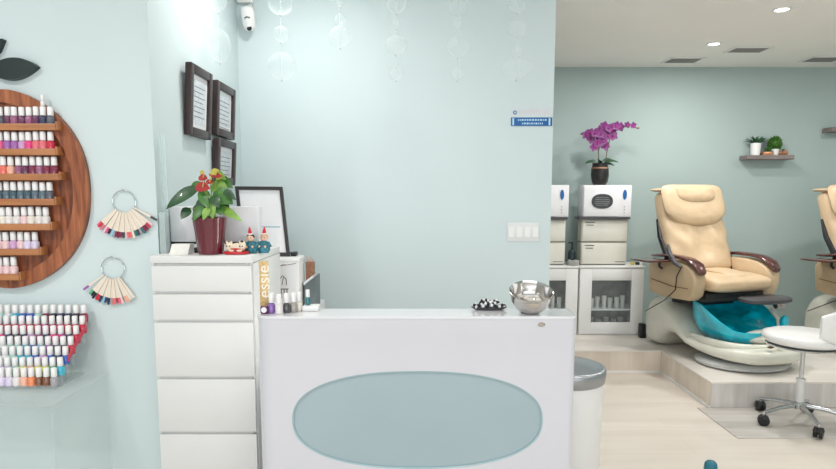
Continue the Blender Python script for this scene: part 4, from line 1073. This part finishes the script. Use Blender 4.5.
    # thin brown tray at viewer left, behind
    bm = NB(); box(bm, (-.62, .06, .765), (-.36, .30, .780), .006); q = mk('side_tray', bm, MAHO, t, **K)
    bm = NB(); tube(bm, [(-.405, .18, .70), (-.43, .18, .72), (-.43, .18, .766)], .010, 8); mk('tray_arm', bm, BLACK, q, **K)
    # charcoal tray front right
    bm = NB(); loft(bm, [[(x, y, z) for (x, y) in [(p[0]*kx+.11, p[1]*ky-.33) for p in sup(32, .20, .12, 2.8)]] for (kx, ky, z) in ((.9, .85, .478), (1, 1, .488), (1, 1, .510), (.95, .9, .518))]); q = mk('manicure_tray', bm, DGREY, t, 50, **K)
    bm = NB(); tube(bm, [(.36, -.12, .50), (.36, -.18, .44), (.25, -.30, .43), (.22, -.32, .48)], .016, 8); mk('tray_arm', bm, BLACK, q, **K)
    # remote control and cable
    bm = NB(); tube(bm, [(-.405, .12, .90), (-.425, .07, .83), (-.428, .0, .765), (-.42, -.06, .735)], [.010, .018, .020, .012], 10); q = mk('remote_control', bm, DGREY, t, **K)
    bm = NB(); tube(bm, [(-.42, -.06, .735), (-.425, -.02, .66), (-.415, .0, .55), (-.41, .12, .45), (-.38, .30, .36), (-.36, .42, .30)], .004, 6); mk('cable', bm, BLACK, q, **K)
    return t
CH = pedicure_chair('cream leather pedicure massage chair with teal basin, the whole one beside the glass cabinets')
CH.location = (2.455, 4.83, PZ); CH.scale = (1.05, 1, 1); CH.rotation_euler = (0, 0, math.radians(17))
dup(CH, (2.50+1.36, 4.83, PZ), 'cream leather pedicure massage chair cut off by the right edge of the view')
bm = NB(); c = Vector((P(647, 325, 5.3).x, 5.40, PZ)); box(bm, (c.x-.03, 5.37, PZ+.0005), (c.x+.03, 5.44, PZ+.13), .01)
tag(mk('power_adapter', bm, BLACK), 'black power adapter on the platform between glass cabinet and massage chair', 'power adapter')
# ------------------------------------------------------------------ stool
c = Vector((2.475, 3.77, .006)); t = thing('technician_stool', c, 'white rolling stool with low backrest and chrome base in front of the platform', 'stool')
bm = NB(); lathe(bm, [(0, 0), (.19, 0), (.225, .012), (.24, .035), (.235, .058), (.20, .070), (0, .074)], T(c.x, c.y, .535), 48); mk('seat', bm, mat('white_vinyl', (.82, .82, .81), .35, coat=.3), t, 60)
bm = NB(); lathe(bm, [(0, 0), (.21, 0), (.215, .01), (.15, .016), (0, .016)], T(c.x, c.y, .518), 40); mk('seat_pan', bm, CHROME, t)
bm = NB(); tube(bm, [(c.x, c.y, .30), (c.x, c.y, .518)], .014, 16); mk('piston', bm, CHROME, t)
bm = NB(); lathe(bm, [(.024, .12), (.024, .285), (.028, .288), (.028, .302), (.014, .304)], T(c.x, c.y, 0), 20); mk('column', bm, mat('column_white', (.70, .70, .68), .4), t)
bm = NB(); lathe(bm, [(0, .10), (.04, .105), (.042, .13), (.026, .15), (0, .15)], T(c.x, c.y, 0), 24); mk('hub', bm, CHROME, t)
for k in range(5):
    a_ = math.radians(190+72*k); d_ = Vector((math.cos(a_), math.sin(a_), 0)); sd = Vector((-d_.y, d_.x, 0))
    e_ = c+d_*.255
    bm = NB(); tube(bm, [Vector((c.x, c.y, .125))+d_*.03, Vector((c.x, c.y, .115))+d_*.14, Vector((e_.x, e_.y, .090))], [.016, .013, .011], 10); lg = mk('base_leg', bm, CHROME, t, 60)
    bm = NB(); tube(bm, [(e_.x, e_.y, .095), (e_.x, e_.y, .062)], .008, 8); mk('stem', bm, CHROME, lg)
    bm = NB(); ax = (sd*.7+d_*.5).normalized(); zz = Vector((e_.x, e_.y, .006+.0345))
    tube(bm, [zz-ax*.026, zz-ax*.024, zz-ax*.006, zz-ax*.005, zz+ax*.005, zz+ax*.006, zz+ax*.024, zz+ax*.026], [.027, .034, .034, .015, .015, .034, .034, .027], 20)
    ball(bm, zz+Vector((0, 0, .012)), (.032, .032, .022), u=12, v=8); mk('caster', bm, BLACK, lg, 50)
bm = NB(); rg = []
for i in range(13):
    a_ = math.radians(-104+96*i/12); w_ = .11*(math.sin(PI*(i+1.2)/14.4))**.35
    cx_, cy_ = c.x+.245*math.cos(a_), c.y+.245*math.sin(a_); n_ = Vector((math.cos(a_), math.sin(a_), 0))
    rg.append([Vector((cx_, cy_, .685))+n_*p[0]+Vector((0, 0, p[1])) for p in sup(18, .018, w_, 3)])
loft(bm, rg); mk('backrest', bm, mat('white_vinyl', (.82, .82, .81), .35, coat=.3), t, 60)
bm = NB(); a_ = math.radians(-56); n_ = Vector((math.cos(a_), math.sin(a_), 0)); cc = Vector((c.x, c.y, 0))
tube(bm, [cc+n_*.10+Vector((0, 0, .512)), cc+n_*.27+Vector((0, 0, .512)), cc+n_*.285+Vector((0, 0, .56)), cc+n_*.275+Vector((0, 0, .69))], .009, 8); mk('back_support', bm, CHROME, t, 60)
# teal topped bottle in the foreground
c = P(711, 462, 2.9); c = Vector((c.x, 2.9, 0))
zt = P(711, 460.5, 2.9).z
bm = NB(); lathe(bm, [(0, 0), (.030, 0), (.032, .004), (.032, zt-.032), (.029, zt-.014), (.020, zt-.004), (0, zt)], T(*c), 28)
tag(mk('teal_bottle', bm, mat('teal_paint', (.02, .16, .22), .35)), 'round topped teal bottle on the floor, cut by the bottom edge', 'bottle')
# ------------------------------------------------------------------ lights
def area(name, loc, rot, sx, sy, power, col=(1, 1, 1), shape='RECTANGLE', spread=None):
    l = bpy.data.lights.new(name, 'AREA'); l.shape = shape; l.size = sx; l.size_y = sy; l.energy = power; l.color = col
    if spread: l.spread = spread
    o = bpy.data.objects.new(name, l); COL.objects.link(o); o.location = loc; o.rotation_euler = rot; return o
def lamp_at(name, x, y, power, r=.12, col=(1, .985, .965)):
    return area(name, (x, y, ZC-.02), (0, 0, 0), r, r, power, col, 'DISK')
_s = bpy.data.objects['reception_desk']
bm = NB(); box(bm, (-.45, DB+.0006, 1.0), (.45, DB+.014, 1.022), .003); mk('added_fill_strip', bm, EMIT, _s)  # glowing strip added behind the desk to lift the low back wall
area('added_back_wall_fill', (0, DB+.02, 1.011), (PI/2, 0, 0), .9, .02, 2.2, (1, .985, .96))  # added fill light, hidden by the desk and aimed at the back wall
area('storefront_daylight', (.4, -2.6, 1.1), (PI/2+.6, 0, 0), 6.5, 2.0, 95, (.93, .97, 1))
for (x, y, p) in [(-1.9, .9, 18), (-.6, .7, 9), (1.5, 1.0, 9), (3.2, 1.2, 12), (-.62, 2.9, 8), (.3, 2.5, 1.5), (2.4, 2.9, 5)]: lamp_at('downlight_lamp', x, y, p)
for c_ in (c1, c2): lamp_at('rear_downlight_lamp', c_.x, c_.y, 14, .14)
lamp_at('rear_downlight_lamp', 4.0, 4.3, 15)
lamp_at('rear_downlight_lamp', 1.6, 4.6, 11)
W = bpy.data.worlds.new('world'); SC.world = W; W.use_nodes = True
W.node_tree.nodes['Background'].inputs[0].default_value = (.92, .96, 1, 1); W.node_tree.nodes['Background'].inputs[1].default_value = .55
SC.view_settings.view_transform = 'Standard'; SC.view_settings.look = 'None'; SC.view_settings.gamma = 1
SC.view_settings.use_curve_mapping = False; SC.view_settings.exposure = 0.0
